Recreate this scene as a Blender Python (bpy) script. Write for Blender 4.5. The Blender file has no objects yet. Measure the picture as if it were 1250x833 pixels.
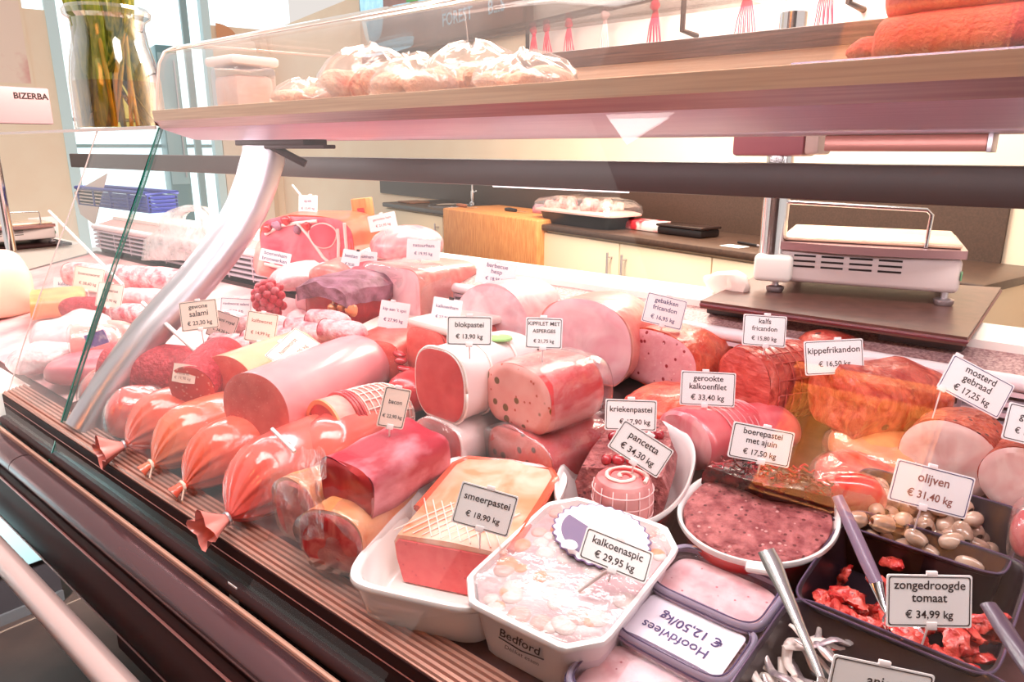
import bpy, bmesh, math, random
from mathutils import Vector, Matrix, noise
S = bpy.context.scene
COL = S.collection
PI = math.pi
R_ = math.radians
rnd = random.Random(7)

# ---------------------------------------------------------------- camera
CAM = Vector((0.0, 0.0, 1.42))
F_PX, CX, CY = 880.0, 625.0, 416.5
YAW = R_(40.3)
PITCH = math.atan(236.0 / F_PX)
cam_d = bpy.data.cameras.new('camera')
cam = bpy.data.objects.new('camera', cam_d)
COL.objects.link(cam)
cam.location = CAM
cam.rotation_euler = (PI / 2 - PITCH, 0, YAW)
cam_d.sensor_fit = 'HORIZONTAL'
cam_d.sensor_width = 36.0
cam_d.lens = 36.0 * F_PX / 1250.0
cam_d.clip_start = 0.02
cam_d.clip_end = 60
S.camera = cam

# ---------------------------------------------------------------- world, lamps, exposure
S.view_settings.view_transform = 'Standard'
S.view_settings.look = 'None'
S.view_settings.exposure = 0.07
S.view_settings.gamma = 1.0
S.view_settings.use_curve_mapping = False
S.cycles.use_denoising = True
S.cycles.max_bounces = 8
S.cycles.transparent_max_bounces = 24
S.cycles.caustics_reflective = False
S.cycles.caustics_refractive = False
S.cycles.sample_clamp_indirect = 6.0
W_ = bpy.data.worlds.new('world')
S.world = W_
W_.use_nodes = True
W_.node_tree.nodes['Background'].inputs[0].default_value = (1.0, 0.93, 0.88, 1)
W_.node_tree.nodes['Background'].inputs[1].default_value = 0.8


def area(name, loc, target, sx, sy, power, color=(1, 1, 1), spread=PI):
    l = bpy.data.lights.new(name, 'AREA')
    l.shape = 'RECTANGLE'
    l.size, l.size_y, l.energy, l.color = sx, sy, power, color
    l.spread = spread
    o = bpy.data.objects.new(name, l)
    COL.objects.link(o)
    o.location = loc
    d = Vector(target) - Vector(loc)
    o.rotation_euler = d.to_track_quat('-Z', 'Y').to_euler()
    return o


area('ceiling_lamp_over_shop', (-0.7, 0.35, 3.0), (-0.8, 0.55, 0.9), 2.6, 0.8, 75, (1.0, 0.95, 0.92))
area('ceiling_lamp_behind_counter', (-1.8, 2.6, 2.9), (-2.0, 2.7, 0.0), 3.0, 0.8, 225, (1.0, 0.88, 0.74))
area('case_strip_light', (-0.7, 0.80, 1.431), (-0.7, 1.0, 0.9), 3.6, 0.06, 14.5, (1.0, 0.90, 0.935))
area('added_light_on_corner', (-1.25, -1.0, 1.9), (-2.45, 0.42, 0.38), 0.3, 0.3, 9, (0.92, 1.0, 1.0), R_(26))  # added light without a real fitting, brightens the pale blue corner panel
area('added_light_on_cabinet', (-0.7, -0.65, 2.75), (-0.75, -1.6, 2.45), 0.5, 0.3, 110, (1.0, 0.9, 0.78), R_(110))  # added light, makes the unseen cabinet bright enough to mirror in the glass

# ---------------------------------------------------------------- pixel <-> place
FH = Vector((-math.sin(YAW), math.cos(YAW), 0))
RT = Vector((math.cos(YAW), math.sin(YAW), 0))
FWD = FH * math.cos(PITCH) + Vector((0, 0, -math.sin(PITCH)))
UPV = FH * math.sin(PITCH) + Vector((0, 0, math.cos(PITCH)))


def ray(x, y):
    return FWD + RT * ((x - CX) / F_PX) - UPV * ((y - CY) / F_PX)


def W(x, y, Y):
    d = ray(x, y)
    return CAM + d * (Y / d.y)


def Wz(x, y, z):
    d = ray(x, y)
    return CAM + d * ((z - CAM.z) / d.z)


def mpp(p):
    return (Vector(p) - CAM).dot(FWD) / F_PX


DY0, DZ0, DSL = 0.50, 0.868, 0.18


def deckz(y):
    return DZ0 + DSL * (y - DY0)


# the shop's back wall is turned against the case
WA = R_(-14.5)
WO = Vector((-2.895, 3.726, 0))
WD = Vector((math.cos(WA), math.sin(WA), 0))
WN = Vector((-math.sin(WA), math.cos(WA), 0))


def wp(s, d, z):
    return WO + WD * s + WN * d + Vector((0, 0, z))


def wallpt(x, y, d):
    r = ray(x, y)
    t = ((WO + WN * d) - CAM).dot(WN) / r.dot(WN)
    p = CAM + r * t
    return (p - WO).dot(WD), p.z


# ---------------------------------------------------------------- mesh helpers
class MB:
    def __init__(self):
        self.v, self.f, self.m = [], [], []

    def add(self, vs, fs, m=0):
        o = len(self.v)
        self.v += [Vector(p) for p in vs]
        for f in fs:
            self.f.append([i + o for i in f])
            self.m.append(m)

    def loft(self, rings, cap0=True, cap1=True, m=0, closed=True):
        n = len(rings[0])
        vs = [p for r in rings for p in r]
        fs = []
        for i in range(len(rings) - 1):
            for j in range(n if closed else n - 1):
                k = (j + 1) % n
                fs.append((i * n + j, i * n + k, (i + 1) * n + k, (i + 1) * n + j))
        if cap0: fs.append(tuple(range(n - 1, -1, -1)))
        if cap1: fs.append(tuple(range((len(rings) - 1) * n, len(rings) * n)))
        self.add(vs, fs, m)

    def tube(self, path, r, n=10, m=0, caps=True, flat=1.0):
        path = [Vector(p) for p in path]
        rings = []
        prev = None
        for i, p in enumerate(path):
            t = (path[min(i + 1, len(path) - 1)] - path[max(i - 1, 0)]).normalized()
            if prev is None:
                a = Vector((0, 0, 1)) if abs(t.z) < 0.9 else Vector((1, 0, 0))
                s = t.cross(a).normalized()
            else:
                s = (prev - t * prev.dot(t)).normalized()
            prev = s
            u = s.cross(t)
            rr = r[i] if isinstance(r, (list, tuple)) else r
            rings.append([p + s * (rr * math.cos(2 * PI * k / n)) + u * (rr * flat * math.sin(2 * PI * k / n)) for k in range(n)])
        self.loft(rings, caps, caps, m)

    def box(self, lo, hi, mat=None, bev=0.0, m=0, seg=2):
        bm = bmesh.new()
        lo, hi = Vector(lo), Vector(hi)
        bmesh.ops.create_cube(bm, size=1)
        c, s = (lo + hi) / 2, hi - lo
        for v in bm.verts:
            v.co = Vector((v.co.x * s.x, v.co.y * s.y, v.co.z * s.z)) + c
        if bev > 0:
            bmesh.ops.bevel(bm, geom=bm.edges[:], offset=bev, segments=seg, affect='EDGES', profile=0.5)
        if mat is not None:
            bm.transform(mat)
        bm.verts.index_update()
        self.add([v.co.copy() for v in bm.verts], [[v.index for v in f.verts] for f in bm.faces], m)
        bm.free()

    def ball(self, c, r, n=12, m=0, sc=(1, 1, 1), amp=0, ns=20, rot=None):
        c = Vector(c)
        rings = []
        for i in range(1, n):
            a = PI * i / n
            rg = []
            for k in range(n * 2):
                b = 2 * PI * k / (n * 2)
                d = Vector((math.sin(a) * math.cos(b), math.sin(a) * math.sin(b), math.cos(a)))
                q = Vector((d.x * sc[0], d.y * sc[1], d.z * sc[2])) * r
                if amp: q *= 1 + amp * noise.noise((c + q) * ns)
                if rot is not None: q = rot @ q
                rg.append(c + q)
            rings.append(rg)
        self.loft(rings, True, True, m)

    def lathe(self, c, prof, n=32, m=0, cap0=True, cap1=True):
        c = Vector(c)
        rings = [[c + Vector((r * math.cos(2 * PI * k / n), r * math.sin(2 * PI * k / n), z)) for k in range(n)] for r, z in prof]
        self.loft(rings, cap0, cap1, m)

    def prof_x(self, prof, x0, x1, m=0, closed=True, nx=1):
        """a (y, z) outline swept along the case"""
        rings = [[Vector((x0 + (x1 - x0) * i / nx, y, z)) for y, z in prof] for i in range(nx + 1)]
        self.loft(rings, closed, closed, m, closed)

    def disp(self, amp, sc, seed=0.0, fz=None):
        for v in self.v:
            n = noise.noise_vector((v + Vector((seed, seed * .7, -seed))) * sc)
            v += n * amp


def props(o, label=None, cat=None, group=None, kind=None):
    if label: o['label'] = label
    if cat: o['category'] = cat
    if group: o['group'] = group
    if kind: o['kind'] = kind
    return o


def thing(name, label, cat, base, group=None):
    o = bpy.data.objects.new(name, None)
    COL.objects.link(o)
    o.empty_display_size = 0.02
    o.location = base
    bpy_loc[o.name] = Vector(base)
    return props(o, label, cat, group)


bpy_loc = {}


def root_loc(p):
    v = Vector((0, 0, 0))
    while p is not None:
        v += Vector(p.location)
        p = p.parent
    return v


def obj(name, mb, mats, parent=None, label=None, cat=None, group=None, kind=None, sharp=38, sub=0):
    me = bpy.data.meshes.new(name)
    if parent is not None:
        off = root_loc(parent)
        loc = Vector((0, 0, 0))
    else:
        xs = [v.x for v in mb.v]; ys = [v.y for v in mb.v]; zs = [v.z for v in mb.v]
        loc = Vector(((min(xs) + max(xs)) / 2, (min(ys) + max(ys)) / 2, min(zs)))
        off = loc
    me.from_pydata([v - off for v in mb.v], [], mb.f)
    if not isinstance(mats, (list, tuple)): mats = [mats]
    for mt in mats: me.materials.append(mt)
    if len(mats) > 1:
        for p, i in zip(me.polygons, mb.m): p.material_index = i
    bm = bmesh.new(); bm.from_mesh(me)
    bmesh.ops.recalc_face_normals(bm, faces=bm.faces[:])
    bm.to_mesh(me); bm.free()
    for p in me.polygons: p.use_smooth = True
    me.set_sharp_from_angle(angle=R_(sharp))
    o = bpy.data.objects.new(name, me)
    COL.objects.link(o)
    o.location = loc
    if parent is not None: o.parent = parent
    if sub:
        md = o.modifiers.new('subdivision', 'SUBSURF'); md.levels = sub; md.render_levels = sub
    return props(o, label, cat, group, kind)


def copy_tree(o, loc, rot=None, label=None, sc=None):
    c = o.copy(); COL.objects.link(c)
    c.location = loc
    if rot is not None: c.rotation_euler = rot
    if sc is not None: c.scale = (sc, sc, sc)
    if label: c['label'] = label
    for ch in o.children:
        d = ch.copy(); COL.objects.link(d); d.parent = c
    return c


def text_mesh(txt, size, bold=0.0, ext=0.0003, align='CENTER', shear=0.0):
    cu = bpy.data.curves.new('t', 'FONT')
    cu.body = txt; cu.size = size; cu.align_x = align; cu.align_y = 'CENTER'
    cu.extrude = ext; cu.offset = bold; cu.shear = shear
    cu.resolution_u = 3
    ob = bpy.data.objects.new('t', cu)
    me = bpy.data.meshes.new_from_object(ob)
    vs = [v.co.copy() for v in me.vertices]
    fs = [tuple(p.vertices) for p in me.polygons]
    bpy.data.objects.remove(ob); bpy.data.curves.remove(cu); bpy.data.meshes.remove(me)
    return vs, fs


def put_text(mb, txt, o, ex, ey, width, maxh, bold=0.010, shear=0.0, m=0, mirror=False):
    """text centred at o, along ex, up ey, fitted into width x maxh (cap height)"""
    vs, fs = text_mesh(txt, 1.0, bold, 0.0, shear=shear)
    w = max(v.x for v in vs) - min(v.x for v in vs)
    xc = (max(v.x for v in vs) + min(v.x for v in vs)) / 2
    k = min(width / w, maxh / 0.72)
    yc = 0.0
    nz = ex.cross(ey)
    out = [o + ex * ((v.x - xc) * k) + ey * ((v.y - yc) * k) + nz * 0.0006 for v in vs]
    mb.add(out, fs, m)


# ---------------------------------------------------------------- materials
def lin(c):
    c = c / 255.0
    return c / 12.92 if c <= 0.04045 else ((c + 0.055) / 1.055) ** 2.4


def rgb(r, g, b):
    return (lin(r), lin(g), lin(b), 1)


def pmat(name, col, rough=0.5, metal=0.0, col2=None, scale=20, detail=4, bump=0.0, bscale=None, spots=None,
         spot_scale=60, spot_size=0.2, coat=0.0, stretch=(1, 1, 1), lo=0.35, hi=0.65, dist=0.0, spec=0.5, emit=None, emit_s=0, sss=0.0):
    m = bpy.data.materials.new(name); m.use_nodes = True
    nt = m.node_tree; N = nt.nodes; L = nt.links
    b = N['Principled BSDF']
    b.inputs['Base Color'].default_value = col
    b.inputs['Roughness'].default_value = rough
    b.inputs['Metallic'].default_value = metal
    b.inputs['Coat Weight'].default_value = coat
    b.inputs['Coat Roughness'].default_value = 0.12
    b.inputs['Specular IOR Level'].default_value = spec
    if sss:
        b.inputs['Subsurface Weight'].default_value = sss
        b.inputs['Subsurface Radius'].default_value = (0.01, 0.004, 0.003)
        b.inputs['Subsurface Scale'].default_value = 1.0
    if emit:
        b.inputs['Emission Color'].default_value = emit
        b.inputs['Emission Strength'].default_value = emit_s
    tc = N.new('ShaderNodeTexCoord'); mp = N.new('ShaderNodeMapping')
    mp.inputs['Scale'].default_value = stretch
    L.new(tc.outputs['Object'], mp.inputs['Vector'])
    src = None
    if col2 is not None:
        nz = N.new('ShaderNodeTexNoise'); nz.inputs['Scale'].default_value = scale; nz.inputs['Detail'].default_value = detail
        nz.inputs['Distortion'].default_value = dist
        L.new(mp.outputs['Vector'], nz.inputs['Vector'])
        cr = N.new('ShaderNodeValToRGB')
        cr.color_ramp.elements[0].position = lo; cr.color_ramp.elements[0].color = col
        cr.color_ramp.elements[1].position = hi; cr.color_ramp.elements[1].color = col2
        L.new(nz.outputs['Fac'], cr.inputs['Fac'])
        src = cr.outputs['Color']
    for sp in (spots if isinstance(spots, list) else ([(spots, spot_scale, spot_size)] if spots else [])):
        sc_, ss_, sz_ = sp
        vo = N.new('ShaderNodeTexVoronoi'); vo.inputs['Scale'].default_value = ss_
        L.new(mp.outputs['Vector'], vo.inputs['Vector'])
        r2 = N.new('ShaderNodeValToRGB')
        r2.color_ramp.elements[0].position = sz_ * 0.8; r2.color_ramp.elements[0].color = (1, 1, 1, 1)
        r2.color_ramp.elements[1].position = sz_; r2.color_ramp.elements[1].color = (0, 0, 0, 1)
        L.new(vo.outputs['Distance'], r2.inputs['Fac'])
        mx = N.new('ShaderNodeMix'); mx.data_type = 'RGBA'
        if src is None: mx.inputs[6].default_value = col
        else: L.new(src, mx.inputs[6])
        mx.inputs[7].default_value = sc_
        L.new(r2.outputs['Color'], mx.inputs[0])
        src = mx.outputs[2]
    if src is not None: L.new(src, b.inputs['Base Color'])
    if bump:
        n2 = N.new('ShaderNodeTexNoise'); n2.inputs['Scale'].default_value = bscale or scale; n2.inputs['Detail'].default_value = 6
        L.new(mp.outputs['Vector'], n2.inputs['Vector'])
        bp = N.new('ShaderNodeBump'); bp.inputs['Strength'].default_value = bump; bp.inputs['Distance'].default_value = 0.01
        L.new(n2.outputs['Fac'], bp.inputs['Height'])
        L.new(bp.outputs['Normal'], b.inputs['Normal'])
    return m


def glassmat(name, tint=(1, 1, 1, 1), base=0.04, maxr=0.9, rough=0.0, power=5.0, haze=0.0, haze_col=(1, 1, 1, 1), crumple=0.0, hscale=40):
    """thin clear sheet: clear straight through, mirror-like by angle, with an optional milky share"""
    m = bpy.data.materials.new(name); m.use_nodes = True
    nt = m.node_tree; N = nt.nodes; L = nt.links
    for n in list(N): N.remove(n)
    out = N.new('ShaderNodeOutputMaterial')
    tr = N.new('ShaderNodeBsdfTransparent'); tr.inputs[0].default_value = tint
    gl = N.new('ShaderNodeBsdfGlossy'); gl.inputs['Roughness'].default_value = rough
    gl.inputs['Color'].default_value = (1, 1, 1, 1)
    lw = N.new('ShaderNodeLayerWeight'); lw.inputs['Blend'].default_value = 0.5
    pw = N.new('ShaderNodeMath'); pw.operation = 'POWER'; pw.inputs[1].default_value = power
    L.new(lw.outputs['Facing'], pw.inputs[0])
    mr = N.new('ShaderNodeMapRange'); mr.inputs[3].default_value = base; mr.inputs[4].default_value = maxr
    L.new(pw.outputs[0], mr.inputs[0])
    mx = N.new('ShaderNodeMixShader')
    last = tr.outputs[0]
    if haze or crumple:
        df = N.new('ShaderNodeBsdfDiffuse'); df.inputs[0].default_value = haze_col
        tc = N.new('ShaderNodeTexCoord'); nz = N.new('ShaderNodeTexNoise'); nz.inputs['Scale'].default_value = hscale
        nz.inputs['Detail'].default_value = 5
        L.new(tc.outputs['Object'], nz.inputs['Vector'])
        r2 = N.new('ShaderNodeMapRange'); r2.inputs[1].default_value = 0.35; r2.inputs[2].default_value = 0.7
        r2.inputs[3].default_value = haze * 0.3; r2.inputs[4].default_value = haze * 1.7
        L.new(nz.outputs['Fac'], r2.inputs[0])
        hm = N.new('ShaderNodeMixShader')
        L.new(r2.outputs[0], hm.inputs[0]); L.new(last, hm.inputs[1]); L.new(df.outputs[0], hm.inputs[2])
        last = hm.outputs[0]
        if crumple:
            bp = N.new('ShaderNodeBump'); bp.inputs['Strength'].default_value = crumple; bp.inputs['Distance'].default_value = 0.006
            L.new(nz.outputs['Fac'], bp.inputs['Height']); L.new(bp.outputs[0], gl.inputs['Normal'])
    L.new(mr.outputs[0], mx.inputs[0]); L.new(last, mx.inputs[1]); L.new(gl.outputs[0], mx.inputs[2])
    L.new(mx.outputs[0], out.inputs[0])
    return m


M = {}
M['glass'] = glassmat('clear_glass', (0.985, 0.99, 0.985, 1), 0.028, 0.8)
M['glass_hood'] = glassmat('hood_glass', (0.98, 0.96, 0.95, 1), 0.022, 0.9, haze=0.05, hscale=6)
M['jar_glass'] = glassmat('jar_glass', (0.95, 0.95, 0.95, 1), 0.06, 0.95, power=1.7)
M['clear_box'] = glassmat('clear_plastic', (0.93, 0.92, 0.97, 1), 0.06, 0.8, 0.05, power=2.5)
M['film'] = glassmat('cling_film', (1, 0.98, 0.98, 1), 0.06, 0.6, 0.10, power=2.0, haze=0.06, crumple=1.0, hscale=28)
M['bag'] = glassmat('bag_plastic', (1, 0.98, 0.97, 1), 0.05, 0.5, 0.25, power=2.0, haze=0.5, crumple=1.0, hscale=18)
M['teal'] = pmat('glass_edge_green', rgb(24, 110, 95), 0.1)
M['edge_light'] = pmat('glass_edge_pale', rgb(225, 205, 200), 0.15)
M['steel'] = pmat('brushed_steel', rgb(222, 205, 198), 0.28, 0.9, stretch=(1, 40, 40), col2=rgb(205, 188, 182), scale=8)
M['alu'] = pmat('satin_aluminium', rgb(205, 196, 202), 0.36, 0.95)
M['chrome'] = pmat('chrome', rgb(235, 230, 232), 0.12, 1.0)
M['dark'] = pmat('dark_brown_panel', rgb(50, 29, 29), 0.42, 0.0, spec=.04)
M['black'] = pmat('black_plastic', rgb(28, 20, 22), 0.3)
M['beam'] = pmat('dark_rail', rgb(64, 46, 42), 0.45)
M['cream'] = pmat('cream_wall', rgb(250, 224, 198), 0.8, col2=rgb(252, 229, 204), scale=3)
M['white'] = pmat('white_lacquer', rgb(250, 240, 234), 0.35)
M['ceramic'] = pmat('white_ceramic', rgb(246, 236, 234), 0.12, coat=0.4)
M['whiteplastic'] = pmat('white_plastic', rgb(246, 236, 236), 0.3)
M['redglaze'] = pmat('red_glaze', rgb(200, 40, 45), 0.15, coat=0.5)
M['card'] = pmat('white_card', rgb(250, 242, 242), 0.4)
M['cardcream'] = pmat('cream_card', rgb(248, 222, 208), 0.4)
M['ink'] = pmat('dark_ink', rgb(50, 28, 28), 0.6)
M['inkred'] = pmat('faded_ink', rgb(150, 90, 80), 0.6)
M['inkblue'] = pmat('blue_ink', rgb(70, 60, 110), 0.6)
M['clearpin'] = pmat('milky_pin', rgb(250, 235, 235), 0.3)
M['granite'] = pmat('speckled_laminate', rgb(150, 105, 110), 0.5, col2=rgb(205, 165, 160), scale=220, detail=2)
M['worktop'] = pmat('dark_worktop', rgb(82, 58, 46), 0.35, col2=rgb(66, 46, 38), scale=60)
M['cabinet'] = pmat('cream_cabinet', rgb(238, 214, 184), 0.45)
M['butcher'] = pmat('butcher_block', rgb(238, 160, 92), 0.5, col2=rgb(214, 126, 62), scale=10, stretch=(14, 14, 1.2))
M['tile'] = pmat('floor_tile', rgb(70, 50, 44), 0.5, col2=rgb(56, 40, 36), scale=8)
# ================================================================ the setting
def quadbox(name, corners_lo, h, mat, kind='structure', parent=None, **k):
    """a wall-like solid: footprint polygon (x, y list) raised from z0 to z1"""
    z0, z1 = h
    mb = MB()
    mb.loft([[Vector((x, y, z0)) for x, y in corners_lo], [Vector((x, y, z1)) for x, y in corners_lo]])
    return obj(name, mb, mat, parent, kind=kind, **k)


def wallbox(name, s0, s1, d0, d1, z0, z1, mat, kind='structure', parent=None, bev=0, **k):
    mb = MB()
    mt = Matrix.Translation(WO) @ Matrix.Rotation(WA, 4, 'Z')
    mb.box((s0, d0, z0), (s1, d1, z1), mt, bev)
    return obj(name, mb, mat, parent, kind=kind, **k)


def addwall(mb, s0, s1, d0, d1, z0, z1, bev=0, m=0):
    mt = Matrix.Translation(WO) @ Matrix.Rotation(WA, 4, 'Z')
    mb.box((s0, d0, z0), (s1, d1, z1), mt, bev, m)


mb = MB(); mb.box((-7.5, -3.0, -0.05), (3.0, 7.5, 0.0))
# tile joints are part of the floor
M['joint'] = pmat('pale_joint', rgb(120, 96, 84), 0.8)
for k in range(-12, 5):
    mb.box((k * 0.6 - 0.004, -3.0, 0.0), (k * 0.6 + 0.004, 7.5, 0.0008), m=1)
for k in range(-4, 12):
    mb.box((-7.5, k * 0.6 - 0.004, 0.0), (3.0, k * 0.6 + 0.004, 0.0008), m=1)
obj('floor', mb, [M['tile'], M['joint']], kind='structure')

DW = 0.62                                                      # counter depth: the wall stands this far behind its front edge
SC, _ = wallpt(349, 260, DW)                                   # the corner where the left wall comes forward


def leftpt(x, y, off=0.0):
    """where a pixel's ray meets the left wall: (depth coordinate, height)"""
    r = ray(x, y)
    p0 = WO + WD * (SC + off)
    t = (p0 - CAM).dot(WD) / r.dot(WD)
    p = CAM + r * t
    return (p - WO).dot(WN), p.z


wallbox('wall_back', SC - .12, 5.2, DW, DW + 0.12, 0, 3.0, M['cream'])
dA, _ = leftpt(66, 90); dB, _ = leftpt(262, 90)
wallbox('wall_left', SC - .12, SC, dB, DW, 0, 3.0, M['cream'])
wallbox('wall_left', SC - .12, SC, dA - 3.5, dA, 0, 3.0, M['cream'])
M['coolwall'] = pmat('cool_white_wall', rgb(214, 236, 240), 0.6)
M['coolgrey'] = pmat('cool_grey', rgb(150, 175, 180), 0.4)
M['daylight'] = pmat('daylit_pane', rgb(225, 245, 250), 0.6, emit=rgb(222, 244, 250), emit_s=0.9)
d1 = thing('door_1', None, None, wp(SC, (dA + dB) / 2, 0)); d1['kind'] = 'structure'
wallbox('door_frame', SC - .14, SC + .03, dA, dA + .12, 0, 3.6, M['coolwall'], kind=None, parent=d1)
wallbox('door_frame', SC - .14, SC + .03, dB - .10, dB, 0, 3.6, M['coolwall'], kind=None, parent=d1)
q1, _ = leftpt(228, 40)
wallbox('door_post', SC - .11, SC - .03, q1 - .04, q1 + .04, 0, 3.6, M['coolgrey'], kind=None, parent=d1)
w1 = thing('window_1', None, None, wp(SC - 1.4, dA, 0)); w1['kind'] = 'structure'
wallbox('window_pane', SC - 1.50, SC - 1.46, dA - 1.2, dB + 1.6, 0.0, 5.0, M['daylight'], kind=None, parent=w1)
for zz in (1.42, 1.78):
    wallbox('window_frame', SC - 1.45, SC - 1.38, dA - 1.2, dB + 1.6, zz, zz + 0.05, M['coolgrey'], kind=None, parent=w1)
e, z = leftpt(200, 56, -1.0)
ob = thing('steel_cooler', 'grey steel cooler standing in the bright room behind the doorway', 'cooler', wp(SC - 1.0, e, 0))
M['coolsteel'] = pmat('cool_steel', rgb(120, 150, 155), 0.35, 0.3)
wallbox('body', SC - 1.3, SC - .9, e - .14, e + .14, 0.0, z, M['coolsteel'], kind=None, parent=ob, bev=.02)
wallbox('door', SC - .9, SC - .88, e - .12, e + .12, 0.9, z - .1, pmat('grey_door', rgb(165, 190, 195), .3, .2), kind=None, parent=ob, bev=.008)
wallbox('handle', SC - .88, SC - .86, e + .07, e + .09, 1.0, z - .2, M['alu'], kind=None, parent=ob, bev=.004)
e2, z2 = leftpt(262, 90); e3, _ = leftpt(326, 90)
d2 = thing('door_2', None, None, wp(SC, (e2 + e3) / 2, 0)); d2['kind'] = 'structure'
wallbox('door_leaf', SC, SC + .03, e2 + .01, e3 - .06, 0, 2.35, pmat('pale_door', rgb(248, 226, 208), 0.5), kind=None, parent=d2)
wallbox('door_frame', SC, SC + .05, e3 - .06, e3, 0, 2.4, pmat('beige_frame', rgb(226, 190, 160), 0.5), kind=None, parent=d2)
ed, zd = leftpt(263, 48); rad = abs(leftpt(288, 48)[0] - ed)
mb = MB(); n = 40
ring = [Vector((0, 0, 0))] + [Vector((math.cos(a), 0, math.sin(a))) for a in [PI * 0.5 * k / n for k in range(n + 1)]]
mt = Matrix.Translation(WO) @ Matrix.Rotation(WA, 4, 'Z')
mb.loft([[mt @ Vector((SC + off, ed + .012 + p.x * rad, zd + p.z * .2)) for p in ring] for off in (.0305, .034)])
obj('door_sticker', mb, pmat('orange_sticker', rgb(226, 160, 118), 0.5), label='orange quarter round sticker on the pale inner door', cat='sticker')

# ---------------------------------------------------------------- back counter along the wall
sC0, _ = wallpt(466, 246, 0.0); sC1 = 2.62
sBk0, _ = wallpt(545, 260, 0.0); sBk1, _ = wallpt(661, 270, 0.0)
mb = MB(); addwall(mb, sC0, sC1, 0.0, DW, 0.90, 0.94, 0.012)
obj('worktop', mb, M['worktop'], label='long dark laminate worktop along the back wall', cat='worktop')
sp0, _ = wallpt(466, 230, DW); sp1, _ = wallpt(1226, 300, DW)
mb = MB(); addwall(mb, sp0, sp1, DW - .02, DW - .001, 0.94, 1.31)
M['splash'] = pmat('dark_splashback', rgb(86, 64, 54), 0.4, col2=rgb(72, 54, 46), scale=120)
obj('splashback', mb, M['splash'], label='dark brown splashback panel above the worktop', cat='panel')


def cabinet(s0, s1, label, handle):
    r = thing('base_cabinet', label, 'cabinet', wp((s0 + s1) / 2, .3, 0), 'cream base cabinets under the worktop')
    wallbox('body', s0, s1, 0.05, DW - .03, 0.10, 0.90, M['cabinet'], None, r)
    wallbox('plinth', s0, s1, 0.09, DW - .03, 0.0, 0.10, M['dark'], None, r)
    d = wallbox('door', s0 + .004, s1 - .004, 0.025, 0.05, 0.12, 0.885, M['cabinet'], None, r, .003)
    sh = s1 - .06 if handle > 0 else s0 + .06
    m2 = MB()
    mt = Matrix.Translation(WO) @ Matrix.Rotation(WA, 4, 'Z')
    m2.tube([mt @ Vector((sh, -.012, .62)), mt @ Vector((sh, -.012, .83))], 0.007, 10)
    for zz in (.65, .80): m2.tube([mt @ Vector((sh, -.012, zz)), mt @ Vector((sh, .026, zz))], 0.005, 8)
    obj('handle', m2, M['alu'], d)


cs = [wallpt(x, 300, 0.03)[0] for x in (664, 757, 871, 1010)]
cabinet(cs[0], cs[1], 'cream cabinet right beside the butcher block, handle at its right edge', 1)
cabinet(cs[1], cs[2], 'cream cabinet with handle at its left edge, second from the butcher block', -1)
cabinet(cs[2], cs[3], 'cream cabinet partly hidden behind the scale column', 1)
cabinet(cs[3], sC1 - .02, 'cream cabinet at the right end behind the counter scale', 1)
cabinet(sC0 + .01, wallpt(541, 280, 0.03)[0], 'cream cabinet under the sink left of the butcher block', 1)
# butcher block: end grain block on legs
r = thing('butcher_block', 'orange wooden butcher block between sink and cream cabinets', 'butcher block', wp((sBk0 + sBk1) / 2, .1, 0))
_, zb = wallpt(600, 262, -.02)
wallbox('block_top', sBk0, sBk1, -.035, .50, .955 - .36, .967, M['butcher'], None, r, .012, sharp=60)
for a in (sBk0 + .06, sBk1 - .06):
    for b in (.03, .42):
        wallbox('leg', a - .045, a + .045, b - .03, b + .06, 0, .595, M['butcher'], None, r, .004)
# sink bowl and tap
ss, _ = wallpt(548, 247, .28)
c = wp(ss, .30, .941)
r = thing('sink', 'round steel sink set into the worktop under the tap', 'sink', c)
mb = MB(); mb.lathe(c, [(.20, .0), (.20, .006), (.18, .007), (.17, .001), (.165, -.002)], 40, cap0=False, cap1=False); obj('rim', mb, M['chrome'], r)
mb = MB(); mb.lathe(c, [(.166, -.002), (.12, -.0015), (.02, -.001)], 40, cap0=False); obj('bowl', mb, M['steel'], r)
mb = MB()
b = wp(ss, .52, .94)
r = thing('tap', 'chrome mixer tap at the back of the sink', 'tap', b)
mb.lathe(b, [(.028, 0), (.028, .02), (.017, .03), (.017, .12)], 20); obj('base', mb, M['chrome'], r)
mb = MB(); mb.tube([b + Vector((0, 0, .12)), b + Vector((-.0, 0, .26)), b + Vector((-.03, -.03, .31)), b + Vector((-.09, -.09, .31)), b + Vector((-.11, -.11, .27))], .011, 10)
obj('spout', mb, M['chrome'], r)
mb = MB(); mb.tube([b + Vector((0, 0, .10)), b + Vector((.06, -.02, .12))], .007, 8); obj('lever', mb, M['chrome'], r)

# ---------------------------------------------------------------- things on the back counter
def at_wall(px, py, d): s, z = wallpt(px, py, d); return s, z


mtw = Matrix.Translation(WO) @ Matrix.Rotation(WA, 4, 'Z')


def wv(s, d, z): return mtw @ Vector((s, d, z))


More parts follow.
